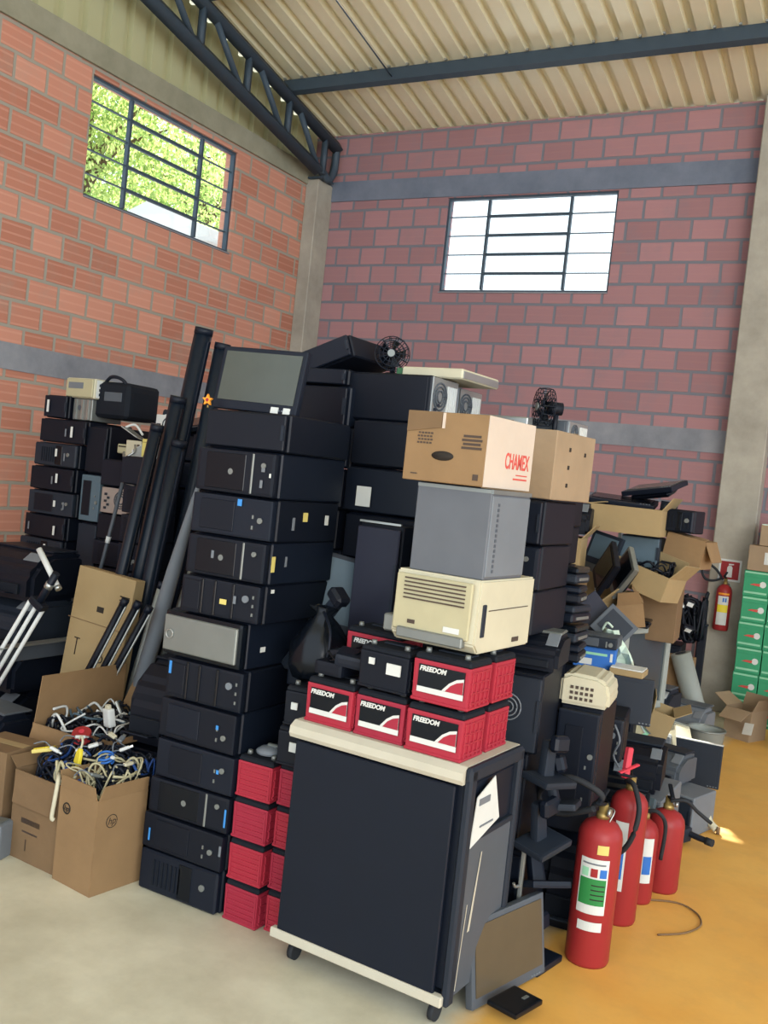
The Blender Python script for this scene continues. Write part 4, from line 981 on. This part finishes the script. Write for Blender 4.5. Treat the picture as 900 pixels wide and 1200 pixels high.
C2 = 'the column behind the grey metal case'
for k in range(10):
    o = 10-k
    pc('dark computer, %s from the top of %s' % (ORD[o], C2) if o > 1 else 'dark computer topping %s, under a tan carton' % C2, (-1.43 if k > 6 else -1.56, 3.74, .174*k), .36, .40, .171, R((k*3 % 5)-2), ['side', 'plain', 'strip'][k % 3], seed=500+k)
t = carton('tan carton with dark side marks, right behind the red lettered carton', (-1.375, 3.78, 1.745), .30, .40, .265, R(-4), 'card_grey', group=None)
q = MB()
for u, v in ((-.06, .2), (-.06, .13), (-.06, .06), (.1, .19)): q.box((.1505, u, v), (.002, .018, .016))
q.build('printed_mark', 'ink_dark', t)
for k in range(11):
    o = 11-k
    pc('dark computer, %s from the top of the tall column carrying the small fan' % ORD[o] if o > 1 else 'dark computer topping the tall column under the small fan', (-1.66, 4.42, .18*k), .44, .44, .177, R((k*3 % 5)-2), ['side', 'plain'][k % 2], seed=520+k)
pc_end('grey computer with a pale ported end on the tall column beside the small fan', (-1.60, 4.46, 1.985), .30, .22, .12, R(-6), 'grey_dark', 'metal')
t = thing('computer_chassis', 'pale green grey chassis front with a dark opening, left of the small fan', 'computer', (-1.72, 4.20, 1.985), R(-4), 'desktop computers')
MB().box((0, 0, .055), (.26, .06, .11), .004).build('panel', 'metal', t); box('opening', (.06, -.031, .06), (.05, .004, .055), 'charcoal', t); box('slot', (-.06, -.031, .07), (.08, .004, .02), 'grey_teal', t)
fan('small black fan seen nearly edge on, above the tan carton with side marks', (-1.565, 4.28, 1.985), .085, .085, R(-52))

# shelf of odds and ends just right of the cabinet
RS = 'monitor stands heaped right of the cabinet'
def stand(label, loc, rot, m='charcoal', s=1.):
    t = thing('monitor_stand', label, 'monitor stand', loc, rot, RS)
    MB().box((0, 0, .014), (.24*s, .17*s, .026), .010, seg=2).build('foot', m, t)
    MB().box((0, .03, .11*s), (.085*s, .035, .19*s), .012, rot=(R(-10), 0, 0), seg=2, taper=(.8, 1)).build('neck', m, t)
    MB().box((0, -.005, .205*s), (.11*s, .04, .08*s), .01, rot=(R(-10), 0, 0)).build('mount_head', 'black2', t)
    return t
stand('black monitor stand at the bottom of the heap, right of the cabinet', (-1.09, 3.55, .0), (0, 0, R(80)), 'black2', .8)
stand('black monitor stand second from the bottom of the heap, behind the leaning floor monitor', (-1.09, 3.52, .30), (R(-20), R(8), R(60)), 'black2', .8)
stand('charcoal monitor stand in the middle of the heap by the cabinet', (-1.09, 3.48, .47), (R(8), R(-8), R(75)), 'charcoal', .8)
stand('monitor stand lying sideways above the middle of the heap', (-1.06, 3.56, .60), (R(-10), R(10), R(100)), 'charcoal', .8)
stand('topmost monitor stand of the heap, level with the cabinet top', (-1.10, 3.50, .70), (R(6), R(6), R(70)), 'charcoal', .75)
t = thing('door_strip', 'thin silver strip with a small hook standing at the back edge of the cabinet', 'strip', (-1.135, 3.42, 0), R(4))
MB().box((0, 0, .24), (.014, .02, .48), .002).build('strip', 'metal_dull', t); MB().tube([(0, -.01, .33), (-.01, -.04, .335), (-.012, -.05, .35)], .006, 6).build('hook', 'metal', t)
pc('black computer standing on end against the rear of the cabinet, right side', (-1.27, 3.66, .0), .20, .36, .42, R(3), 'side', seed=540)
pc('black computer standing on end, second up behind the cabinet rear', (-1.28, 3.68, .423), .18, .36, .36, R(-2), 'side', seed=541)
t = pc('black tower with a round front grille directly behind the right end batteries', (-1.27, 3.66, .786), .18, .34, .30, R(6), 'side', mfront='charcoal', seed=542)
q = MB()
for r_0 in (.02, .035, .05): q.ring((-.03, -.183, .17), r_0, .003)
q.build('round_grille', 'grey', t)
printer('small pale sided printer with a black mouth, beside the beige laser printer', (-1.27, 3.70, 1.09), .22, .26, .13, R(8), 'black', 'silver', tray=False)
MB().prism([(-.13, .0), (.13, 0), (.13, .12), (-.02, .125), (-.13, .07)], .106, .116, 'YZ').build('side_cover', 'white', [o for o in bpy.data.objects if o.name.startswith('printer') and o.parent is None][-1], 'white curved side cover')
pc('tall black tower under the rounded beige cover', (-1.115, 3.98, .42), .17, .30, .51, R(4), 'plain', seed=543, mfront='black2')
printer('black printer on the floor under the tall black tower', (-1.12, 4.02, 0), .18, .30, .41, R(4), 'black', 'charcoal')
t = thing('beige_cover', 'rounded beige machine cover capping the tall black tower', 'cover', (-1.12, 3.97, .932), R(8))
q = MB(); q.prism([(-.10, 0), (.10, 0), (.105, .05), (.09, .105), (.05, .125), (-.06, .13), (-.1, .11)], -.13, .13, 'XZ')
bmesh.ops.bevel(q.bm, geom=q.bm.edges[:], offset=.014, segments=2, affect='EDGES'); q.build('shell', 'beige', t)
q = MB()
for k in range(5):
    for j in range(3): q.box((-.05+.02*k, -.131, .03+.022*j), (.012, .004, .012))
q.build('vent_grid', 'ink', t)
BP = 'black machines piled right of the extinguishers'
printer('glossy black printer just above the nearest extinguisher hose', (-1.16, 4.42, .44), .30, .30, .17, R(12), 'black_gloss', 'black2', group=BP)
printer('black printer lying beneath the glossy one, behind the extinguishers', (-1.16, 4.42, .20), .30, .30, .235, R(6), 'black', 'charcoal', group=BP)
printer('black printer on the floor behind the shorter extinguishers', (-1.17, 4.42, 0), .30, .32, .195, R(2), 'black2', 'black', group=BP)
pc('black tower lying above the glossy printer, wires on its front', (-1.20, 4.42, .615), .28, .28, .20, R(10), 'ridged', seed=545)
t = [o for o in bpy.data.objects if o.name.startswith('desktop_computer') and o.parent is None][-1]
MB().tube([(.10, -.19, .18), (.13, -.21, .12), (.11, -.2, .05), (.14, -.2, .0)], .005, 6).build('cord', 'grey', t); MB().tube([(-.14, -.18, .17), (-.02, -.2, .19), (.1, -.19, .16)], .005, 6).build('cord', 'metal_dull', t)
monitor('dark grey square panel below the blue box, facing the camera', (-1.13, 4.64, .72), .25, .22, (R(-4), 0, R(14)), stand=None, mscreen='charcoal', mbez='charcoal')
pc('black computer lying under the blue box', (-1.36, 4.90, .70), .36, .30, .24, R(6), 'side', seed=546)
pc('black computer on the floor below the blue box, hidden low', (-1.46, 4.88, .0), .34, .30, .345, R(2), 'side', seed=547)
pc('second black computer from the floor below the blue box', (-1.46, 4.88, .348), .34, .30, .345, R(-3), 'side', seed=548)
t = carton('blue box with a white label strip, in front of the grey picture tube monitor', (-1.33, 4.76, .945), .20, .16, .10, R(12), 'blue', tape=False, group=None, name='blue_box')
box('label_strip', (-.04, -.081, .03), (.06, .002, .03), 'sticker', t); box('label_line', (.0, -.081, .07), (.12, .002, .012), 'green_light', t); box('label_mark', (.08, -.081, .06), (.012, .002, .04), 'sticker', t)
pc('flat grey computer on top of the blue box', (-1.33, 4.76, 1.048), .22, .18, .055, R(8), 'plain', mcase='grey_dark', mfront='charcoal', seed=549)
monitor('dark grey triangle of a monitor back poking up behind the blue box', (-1.35, 4.92, 1.06), .18, .17, (R(-20), R(38), R(10)), stand=None, mscreen='charcoal', mbez='grey_dark')
t = thing('plastic_bag', 'crumpled pale green plastic bag hanging beside the blue box', 'bag', (-1.33, 4.88, .945), R(10))
q = MB(); rb = random.Random(3); g = [[q.bm.verts.new((-.02+.03*i+.045*(1-j/5)*(.3*i)-.06*j/5*0+rb.uniform(-.01, .01)+.055*(5-j)/5, -.03-.03*math.sin(i*2.1+j)+rb.uniform(-.012, .012), .035*j)) for i in range(4)] for j in range(6)]
for j in range(5):
    for i in range(3): q.bm.faces.new((g[j][i], g[j][i+1], g[j+1][i+1], g[j+1][i]))
o = q.build('bag', 'plastic_bag', t); o.modifiers.new('thickness', 'SOLIDIFY').thickness = .012
MB().tube([(-.01, -.04, .17), (.01, -.05, .21), (.04, -.05, .19)], .006, 6).build('handle', 'plastic_bag', t)
t = carton('flat yellowish pack of paper beside the blue box', (-1.15, 4.72, .94), .16, .14, .03, R(4), 'card_light', tape=False, group=None, name='paper_pack'); box('paper_edge', (0, 0, .0335), (.15, .13, .006), 'sticker', t)
crt('grey picture tube monitor turned to the right, in the middle of the right heap', (-1.33, 5.76, .56), R(72), .50, .50, .44)
pc('dark computer under the grey picture tube monitor', (-1.52, 5.74, .285), .44, .44, .27, R(3), 'side', seed=550)
pc('dark computer on the floor under the picture tube monitor', (-1.52, 5.74, 0), .44, .46, .28, R(-2), 'side', seed=551)
t = thing('laptop', 'flat black laptop lying on top of the picture tube monitor', 'laptop', (-1.46, 5.66, 1.062), R(8))
MB().box((0, 0, .012), (.34, .26, .022), .005).build('base', 'black', t); MB().box((.01, .01, .034), (.33, .25, .016), .005).build('lid', 'black_gloss', t); box('bright_hinge', (.1, -.12, .034), (.06, .01, .008), 'metal', t)

# black laptops stepped beside the beige printer
SL = 'flat dark laptops stepped beside the beige printer'
for k in range(5):
    t = thing('laptop', ('flat dark laptop, %s from the top of the steps beside the beige printer' % ORD[5-k]) if k < 4 else 'topmost flat dark laptop of the steps beside the beige printer', 'laptop',
        (-1.32-.008*k, 4.08, 1.07+.082*k), (R(-2), 0, R(10-6*(k % 3))), SL)
    MB().box((0, 0, .02), (.24, .24, .038), .008).build('base', ['black', 'charcoal', 'black2'][k % 3], t); MB().box((.0, .01, .056), (.235, .23, .03), .008).build('lid', ['black2', 'black_gloss', 'charcoal'][k % 3], t); box('port_strip', (.122, .0, .02), (.004, .15, .012), 'metal_dull', t)

# tan cartons and monitors heaped against the back wall
for c, (x, y, n) in enumerate(((-2.03, 5.75, 7), (-1.60, 6.30, 2), (-2.03, 6.25, 8), (-2.03, 6.75, 6))):
    for k in range(n):
        pc('dark computer, %s from the floor in the %s' % (ORD[k+1], ['front left column under the heaped cartons', 'front right column under the heaped cartons', 'rear left column under the heaped cartons', 'rear right column under the heaped cartons'][c]), (x, y, .172*k), .36, .40, .169, R(k % 3-1), ['side', 'grilled'][k % 2], seed=600+c*12+k)
HC = 'tan cartons heaped by the back wall'
carton('tilted open tan carton at the bottom of the heap, flap hanging forward', (-1.66, 5.42, 1.10), .34, .28, .15, 0, 'card_light', flaps={'r': (30, .12), 'b': (-20, .1), 'f': (150, .08)}, rot=(R(-6), R(16), R(-12)), group=HC)
carton('small tan carton beside the tilted open one, flap bent to the right', (-1.34, 5.44, 1.09), .14, .2, .13, 0, 'card', flaps={'r': (-30, .1), 'f': (25, .08)}, rot=(R(4), R(-12), R(15)), group=HC)
carton('long open tan carton on the right slope of the heap, wires inside', (-1.34, 5.58, 1.27), .34, .26, .14, 0, 'card_light', flaps={'r': (28, .11), 'b': (-10, .1)}, rot=(R(-4), R(14), R(-10)), group=HC)
tangle('dark wires sticking out of the long open tan carton on the heap', (-1.30, 5.58, 1.36), (.12, .09, .10), 16, .006, 'black', 21, 5)
carton('tan carton crumpled open at the left of the heap, under black clutter', (-1.72, 5.26, 1.36), .22, .26, .18, R(10), 'card_light', flaps={'f': (165, .12), 'r': (40, .1)}, group=HC)
carton('smaller crumpled tan carton right below the clutter carton', (-1.68, 5.20, 1.17), .18, .22, .16, R(-8), 'card', flaps={'f': (155, .1), 'l': (60, .08)}, group=HC)
carton('tan carton scrap low at the left of the heap beside the stepped laptops', (-1.62, 5.10, 1.02), .14, .16, .14, R(20), 'card_light', flaps={'f': (120, .06), 'r': (40, .07)}, group=HC)
monitor('dark grey monitor back under the uppermost tan carton, left of the square grey box', (-1.60, 5.52, 1.385), .20, .19, (R(-12), R(10), R(-16)), stand=None, mscreen='grey_teal', mbez='charcoal')
pc('square grey teal box under the uppermost tan carton', (-1.40, 5.74, 1.395), .22, .22, .18, R(4), 'side', mcase='charcoal', mfront='grey_teal', seed=570)
box('pale_edge', (-.118, -.12, .095), (.012, .03, .18), 'silver', [o for o in bpy.data.objects if o.name.startswith('desktop_computer') and o.parent is None][-1])
carton('uppermost long tan carton of the heap, black monitors lying on it', (-1.48, 5.66, 1.585), .42, .34, .15, R(3), 'card_light', flaps={'r': (35, .09), 'l': (-80, .1)}, group=HC)
carton('orange tan carton at the right end of the heap, near the brick wall', (-1.16, 5.80, 1.44), .22, .22, .16, R(-6), 'card', flaps={'r': (150, .12), 'f': (-86, .1)}, rot=(0, R(8), R(-6)), group=HC)
carton('grey tan carton holding up the orange tan one at the right end', (-1.30, 5.88, .98), .24, .30, .44, R(6), 'card_dark', group=HC)
pc('small dark computer standing on the orange tan carton', (-1.20, 5.76, 1.62), .20, .18, .13, R(-8), 'grilled', seed=571)
monitor('black monitor standing askew at the right end behind the top cartons', (-1.33, 5.92, 1.62), .10, .17, (R(-6), R(4), R(10)), stand=None, mscreen='black_gloss')
monitor('black monitor lying flat on the uppermost tan carton', (-1.52, 5.58, 1.765), .38, .24, (R(-82), R(2), R(8)), stand=None, mscreen='black_gloss')
monitor('second black monitor lying over the first on the uppermost carton', (-1.42, 5.72, 1.85), .32, .22, (R(-76), R(-10), R(-14)), stand=None, mscreen='screen')
monitor('black monitor with a bright edge slanting down across the middle of the heap', (-1.55, 5.32, 1.30), .20, .24, (R(-14), R(38), R(-62)), stand=None, mscreen='black_gloss', mbez='black')
monitor('second black monitor slanting beside the bright edged one in the heap', (-1.47, 5.36, 1.29), .18, .24, (R(-14), R(40), R(-58)), stand=None, mscreen='black_gloss', mbez='silver')
printer('black clutter of an upturned printer above the crumpled carton', (-1.74, 5.28, 1.56), .30, .26, .16, R(12), 'black', 'charcoal', tray=True)
t = [o for o in bpy.data.objects if o.name.startswith('printer') and o.parent is None][-1]
MB().tube([(.05, -.14, .05), (.1, -.18, .02), (.15, -.15, .06), (.12, -.12, .1)], .008, 6).build('bright_lever', 'metal', t)
monitor('dark monitor leaning at the far left of the heap behind the grey metal case', (-1.66, 4.92, 1.235), .12, .40, (R(-8), R(-6), R(30)), stand=None, mscreen='black_gloss')
monitor('dark purple monitor back like a triangle above the blue box area', (-1.50, 4.98, 1.10), .20, .18, (R(-25), R(45), R(0)), stand=None, mscreen='purple_black', mbez='purple_black')
for c, (x, y, n) in enumerate(((-1.60, 5.18, 6),)):
    for k in range(n): pc('dark computer, %s from the floor in the column below the carton scrap' % ORD[k+1], (-1.74, 5.26, .169*k), .22, .34, .167, R(k % 3-1), 'side', seed=660+k)
printer('black printer standing on the column behind the stepped laptops', (-1.72, 4.84, .86), .26, .30, .22, R(4), 'black', 'black2')
for k in range(5): pc('dark computer, %s from the floor in the column behind the stepped laptops' % ORD[k+1], (-1.70, 4.84, .17*k), .30, .34, .168, R(k % 3-1), 'side', seed=670+k)

# low heap on the right, reaching towards the column
pc('grey desktop case on the yellow floor beside the shortest extinguisher', (-1.11, 5.08, 0), .32, .48, .33, 0, 'side', mcase='grey', mfront='grey_dark', seed=580)
printer('black laser printer on the grey desktop case', (-1.12, 5.06, .335), .24, .34, .21, R(8), 'black', 'charcoal')
t = thing('scanner_front', 'grey lipped scanner tray sticking out in front of the black laser printer', 'scanner', (-1.08, 4.76, .30), R(8))
MB().box((0, 0, .02), (.24, .12, .04), .01, rot=(R(14), 0, 0)).build('tray', 'grey_teal', t); box('button', (.08, -.055, .03), (.02, .006, .012), 'metal', t); box('badge', (-.05, -.058, .025), (.05, .004, .01), 'silver', t)
pc('small grey dark ended box on the yellow floor beyond the grey desktop case', (-.95, 5.58, 0), .18, .30, .22, R(-14), 'side', mcase='grey', mfront='charcoal', seed=581)
t = thing('jointed_bar', 'black jointed arm lying on the yellow floor by the grey box', 'arm', (-.93, 5.34, .02), R(-20))
MB().tube([(-.26, -.12, .22), (-.12, -.06, .13), (.02, 0, .05), (.14, .03, .03)], .016, 8).build('arm', 'black2', t); MB().box((.0, -.01, .035), (.10, .08, .075), .014, seg=2).build('joint', 'charcoal', t); MB().cyl((.15, .03, .03), .02, .04, 'X', 12).build('end_knob', 'rubber', t)
t = thing('white_tube', 'bent cream tube standing on the yellow floor at the right end of the heap', 'tube', (-.835, 5.68, .0), R(10))
MB().tube([(-.03, .02, .17), (-.03, .0, .12), (-.015, -.02, .06), (.03, -.05, .022)], .02, 10).build('tube', 'beige', t); MB().cyl((.04, -.055, .022), .021, .02, 'X', 12).build('end_cap', 'card_dark', t)
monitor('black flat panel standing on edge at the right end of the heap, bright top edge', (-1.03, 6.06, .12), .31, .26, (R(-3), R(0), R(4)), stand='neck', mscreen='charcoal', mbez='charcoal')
box('top_edge', (0, .02, .262), (.31, .03, .006), 'white', [o for o in bpy.data.objects if o.name.startswith('flat_monitor') and o.parent is None][-1])  # sunlight on the top edge painted as a white strip
carton('torn tan carton lying open in front of the bright edged panel', (-1.16, 5.80, .12), .16, .14, .10, R(40), 'card_light', flaps={'r': (20, .08), 'f': (40, .06)}, rot=(R(20), R(-25), R(40)), group='torn cartons')
printer('grey brown printer tipped behind the black laser printer', (-1.10, 5.66, .23), .24, .26, .16, R(-12), 'grey_dark', 'charcoal')
pc('dark box on the floor under the tipped grey brown printer', (-1.22, 5.70, 0), .28, .30, .225, R(5), 'side', seed=582)
for k, (x, y, z, rx, ry, rz, w_, h_) in enumerate(((-1.30, 5.88, .42, -30, 40, 20, .16, .22), (-1.20, 6.02, .36, -40, -30, -10, .14, .18), (-1.33, 5.70, .40, 25, 35, 60, .12, .2), (-1.18, 6.2, .38, -60, 10, 30, .2, .16), (-1.36, 5.62, .44, -15, 55, 5, .1, .22))):
    t = thing('plastic_sheet', ['cream plastic panel slanting below the picture tube monitor', 'pale plastic panel beside the tan carton scrap in the sun', 'grey green plastic panel leaning in the low heap', 'cream flat panel at the back of the low heap', 'narrow pale panel at the left of the low heap'][k], 'panel', (x, y, z), (R(rx), R(ry), R(rz)), 'loose plastic panels')
    MB().box((0, 0, 0), (w_, .012, h_), .003).build('panel', ['beige2', 'beige', 'green_light', 'beige', 'beige2'][k], t); MB().box((0, .008, 0), (w_*.7, .01, .012), .002).build('rib', 'grey', t); box('rim', (0, -.002, h_/2), (w_, .02, .008), 'silver', t)
for k, (lab, x, y, z, w_, d_, h_, rz, m1) in enumerate((
    ('black printer on the floor deep in the low heap below the cartons', -1.50, 6.75, 0, .40, .36, .30, 8, 'black'), ('charcoal printer second up deep in the low heap', -1.50, 6.74, .31, .38, .34, .22, -6, 'charcoal'),
    ('grey curved printer at the far right of the low heap, near the column', -1.28, 7.12, 0, .28, .34, .38, -8, 'grey'), ('black printer behind the panel with the bright top edge', -1.24, 6.40, 0, .28, .30, .26, 12, 'black'))):
    printer(lab, (x, y, z), w_, d_, h_, R(rz), m1, 'grey_dark', group='printers in the low heap')
t = thing('waste_bin', 'light grey curved bin lying open at the far right of the low heap', 'bin', (-1.10, 6.80, .0), R(10))
q = MB(); q.lathe([(.09, 0), (.12, .30), (.128, .305), (.122, .312), (.112, .30), (.085, .012)], n=22); q.build('bin', 'crt_shell', t); MB().ring((0, 0, .31), .124, .007, 'Z').build('rim', 'silver', t)
t = thing('grey_roll', 'thick grey roll leaning towards the column at the back of the heap', 'roll', (-1.22, 7.60, .0), (R(6), R(-20), 0))
MB().cyl((0, 0, .36), .075, .72, n=20).build('roll', 'crt_shell', t); MB().cyl((0, 0, .722), .04, .006, n=16).build('core', 'charcoal', t); MB().ring((0, 0, .2), .077, .004, 'Z').build('band', 'silver', t)
carton('tan carton scrap in the sunlight, folded below the picture tube screen', (-1.25, 5.90, .42), .13, .15, .16, 0, 'card_light', flaps={'r': (50, .1), 'l': (10, .08)}, rot=(R(12), R(14), R(20)), group='torn cartons')
pc('grey computer on its side holding the sunlit carton scrap', (-1.28, 5.98, .14), .24, .24, .26, R(10), 'side', mcase='grey', mfront='grey', seed=583)
carton('small orange tan box standing behind the grey roll', (-1.50, 7.7, 0), .22, .22, .62, R(5), 'card', group='torn cartons')
pc('black box on the wall pile behind the roll, carrying tangled adapters', (-1.80, 8.4, 0), .36, .34, .62, R(4), 'side', seed=584)
tangle('black adapters and wires tangled against the brick wall left of the column', (-1.68, 8.38, .66), (.20, .14, .38), 60, .013, 'black', 31, 6, cat='cables')
for k in range(4):
    t = thing('power_adapter', ['pale tagged adapter at the top of the tangle by the wall', 'second pale tagged adapter in the wall tangle', 'lower adapter with a white tag in the wall tangle', 'grey adapter low in the wall tangle'][k], 'adapter', (-1.62+[0, .07, .08, -.1][k], 8.08, [.98, 1.0, .80, .72][k]), (R(20*k), R(15), R(30)), 'adapters by the wall')
    MB().box((0, 0, 0), (.09, .05, .05), .008).build('housing', 'black', t); box('tag', (0, -.027, 0), (.05, .003, .035), ['white', 'white', 'white', 'grey'][k], t); MB().tube([(.045, 0, 0), (.09, .02, -.02), (.1, .04, -.1)], .005, 5).build('cord', 'black', t)
t = thing('black_post', 'black post standing between the tangle and the concrete column', 'post', (-1.49, 8.45, 0), R(5))
MB().box((0, 0, .40), (.07, .07, .80), .008).build('post', 'black', t); MB().box((0, 0, .01), (.16, .16, .02), .004).build('base_plate', 'charcoal', t); box('cap', (0, 0, .805), (.08, .08, .012), 'charcoal', t)

# ------------------------------------------------------------------ extinguishers
t = extinguisher('nearest and largest red fire extinguisher, green and white label, black hose looped left', (-.94, 3.72, 0), .555, .084)
AF = math.atan2(-3.72, .94)                              # direction of the label: turned to the front
c0, c1 = AF-.75, AF+.55
lb = curved_label(t, 'instruction_label', .084, c0, c1, .21, .42, 'sticker')
curved_label(lb and t, 'green_field', .084, c0+.07, c1-.07, .245, .345, 'green_lab', .0024)
for k in range(3): curved_label(t, 'pictogram', .084, c0+.12+.4*k, c0+.42+.4*k, .352, .384, ['green_light', 'red', 'blue'][k], .0024)
for k in range(4): curved_label(t, 'text_line', .084, c0+.6, c1-.12, .265+.018*k, .269+.018*k, 'ink_dark', .0036)
curved_label(t, 'heading_line', .084, c0+.12, c1-.15, .398, .404, 'grey', .0024)
curved_label(t, 'white_tag', .084, c0+.15, c1-.05, .145, .18, 'sticker'); curved_label(t, 'seal', .084, AF-.05, AF+.45, .44, .475, 'sticker_y')
MB().tube([(-.03, -.03, .60), (-.0, -.06, .66), (-.12, -.08, .70), (-.22, -.06, .64), (-.25, -.04, .585), (-.22, -.03, .545), (-.15, -.03, .54), (-.08, -.05, .57), (-.02, -.06, .60)], .0125, 8).build('hose', 'rubber', t)
MB().cyl((.03, -.02, .585), .016, .012, 'X', 12).build('gauge', 'metal', t); MB().tube([(.02, 0, .6), (.05, -.03, .6), (.04, -.05, .56)], .003, 5).build('safety_pin', 'metal', t)
t = extinguisher('red fire extinguisher right behind the nearest one, with a bright red lever', (-.945, 4.16, 0), .56, .078, R(-30), 'red')
curved_label(t, 'instruction_label', .078, AF-.1, AF+.6, .15, .44, 'sticker'); curved_label(t, 'blue_field', .078, AF+.05, AF+.5, .2, .32, 'blue', .0024)
MB().box((-.02, -.02, .67), (.03, .03, .13), .006, rot=(R(-12), R(-8), 0)).build('trigger_grip', 'pink_red', t)
MB().tube([(.0, -.03, .60), (.06, -.05, .6), (.11, -.06, .52), (.115, -.08, .42), (.08, -.09, .34), (.03, -.095, .3)], .011, 8).build('hose', 'rubber', t)
t = extinguisher('short red fire extinguisher, third in the row, white and blue label', (-.93, 4.43, 0), .37, .066, R(10))
curved_label(t, 'instruction_label', .066, AF-.2, AF+.6, .10, .30, 'sticker'); curved_label(t, 'blue_field', .066, AF-.05, AF+.5, .14, .22, 'blue', .0024); MB().tube([(.0, -.03, .41), (.05, -.04, .42), (.09, -.02, .36), (.085, 0, .2)], .009, 8).build('hose', 'rubber', t)
t = extinguisher('short plain red fire extinguisher at the far end of the row, beside the grey case', (-.875, 4.64, 0), .375, .082, R(20))
MB().tube([(.0, -.03, .42), (.07, -.03, .43), (.13, -.0, .38), (.2, .02, .33)], .009, 8).build('hose', 'rubber', t); MB().cyl((.03, -.02, .405), .014, .012, 'X', 12).build('gauge', 'metal', t)
tag(MB().tube([(-1.06, 4.30, .006), (-.80, 4.50, .006), (-.68, 4.47, .006), (-.63, 4.35, .006), (-.67, 4.22, .006), (-.76, 4.12, .006)], .004, 6).build('floor_cord', 'card_dark'), 'thin cord curling on the yellow floor right of the extinguishers', 'cord')

# extinguisher, sign, green boxes by the right column
t = extinguisher('red fire extinguisher hung on the concrete column, yellow and white label', (-1.43, 8.915, .73), .40, .066)
AC = math.atan2(-8.9, 1.43)
curved_label(t, 'white_label', .066, AC-.7, AC+.65, .05, .30, 'sticker'); curved_label(t, 'yellow_field', .066, AC-.68, AC+.62, .16, .225, 'yellow', .0024); curved_label(t, 'orange_band', .066, AC-.75, AC+.7, .312, .328, 'orange')
for k in range(2): curved_label(t, 'blue_mark', .066, AC-.1+.28*k, AC+.1+.28*k, .25, .285, 'blue', .0024)
MB().tube([(-.02, -.03, .44), (-.08, -.05, .52), (-.16, -.05, .56), (-.20, -.04, .50), (-.17, -.03, .43), (-.10, -.03, .42), (-.03, -.03, .45)], .011, 8).build('hose', 'rubber', t)
MB().box((0, .05, .39), (.05, .05, .03), .004).build('wall_hook', 'metal_dull', t)
t = thing('extinguisher_sign', 'square red sign with a white extinguisher symbol on the concrete column', 'sign', (-1.42, 8.996, 1.25))
MB().box((0, 0, 0), (.19, .004, .19), .001).build('backing', 'white', t); box('red_field', (0, -.003, 0), (.155, .002, .155), 'red', t)
q = MB(); q.prism([(-.022, -.06), (.022, -.06), (.022, .025), (.012, .04), (-.012, .04), (-.022, .025)], -.0065, -.0041); q.prism([(-.012, .044), (.03, .05), (.03, .06), (-.012, .058)], -.0065, -.0041); q.build('symbol', 'white', t)
GB = 'green paper cartons'
for c in range(3):
    n = 6
    for k in range(n):
        lab = 'green paper carton with a white disc, %s from the floor in the %s column' % (['first', 'second', 'third', 'fourth', 'fifth', 'sixth'][k], ['leftmost', 'next', 'third'][c])
        t = thing('paper_carton', lab, 'box', (-1.145+.208*c+.004*((k*3) % 3-1), 8.86+.006*(k % 3), .2155*k), R((k*2 % 5-2)*.8), GB)
        MB().box((0, 0, .10), (.20, .32, .20), .003).build('body', 'green_box', t)
        MB().box((0, 0, .187), (.204, .324, .055), .003).build('lid', 'green_box', t)
        MB().box((0, -.1635, .198), (.19, .003, .014)).build('lid_print', 'green_light', t); box('base_print', (0, -.1612, .03), (.18, .003, .016), 'green_light', t)
        MB().cyl((.055, -.1615, .105), .026, .003, 'Y', 20).build('white_disc', 'sticker', t)
        q = MB(); q.prism([(-.05, .095), (.03, .088), (.035, .11), (-.02, .108)], -.1635, -.160); q.build('red_swoosh', 'red_print', t)
t = carton('brown carton on the green paper cartons, white torn label on its front', (-1.06, 8.85, 1.295), .34, .33, .21, R(-3), 'card_grey', group='brown cartons on the green ones'); box('torn_label', (.04, -.167, .11), (.16, .003, .10), 'sticker', t)
t = carton('upper brown carton with a pale blue top near the right edge', (-1.0, 8.86, 1.51), .34, .33, .17, R(2), 'card_grey', group='brown cartons on the green ones'); box('top_sheet', (0, 0, .175), (.33, .32, .008), 'plastic_bag', t)
carton('flattened brown carton on the yellow floor before the green cartons', (-1.04, 8.20, 0), .22, .24, .24, R(-22), 'card_grey', flaps={'f': (120, .14), 'l': (60, .14), 'r': (20, .1), 'b': (10, .1)}, group='torn brown cartons')
carton('torn brown carton leaning on the flattened one at the right edge', (-.64, 8.16, .0), .24, .28, .28, R(15), 'card', flaps={'f': (150, .12), 'l': (40, .16)}, rot=(R(0), R(0), R(18)), group='torn brown cartons')
t = thing('paper_scrap', 'white paper scrap stuck on the torn brown cartons by the green ones', 'paper', (-.985, 7.93, .08), R(-20))
MB().slab([(-.04, 0, 0), (.04, -.01, .01), (.05, -.005, .10), (-.03, .01, .09)], .003).build('paper', 'sticker', t)
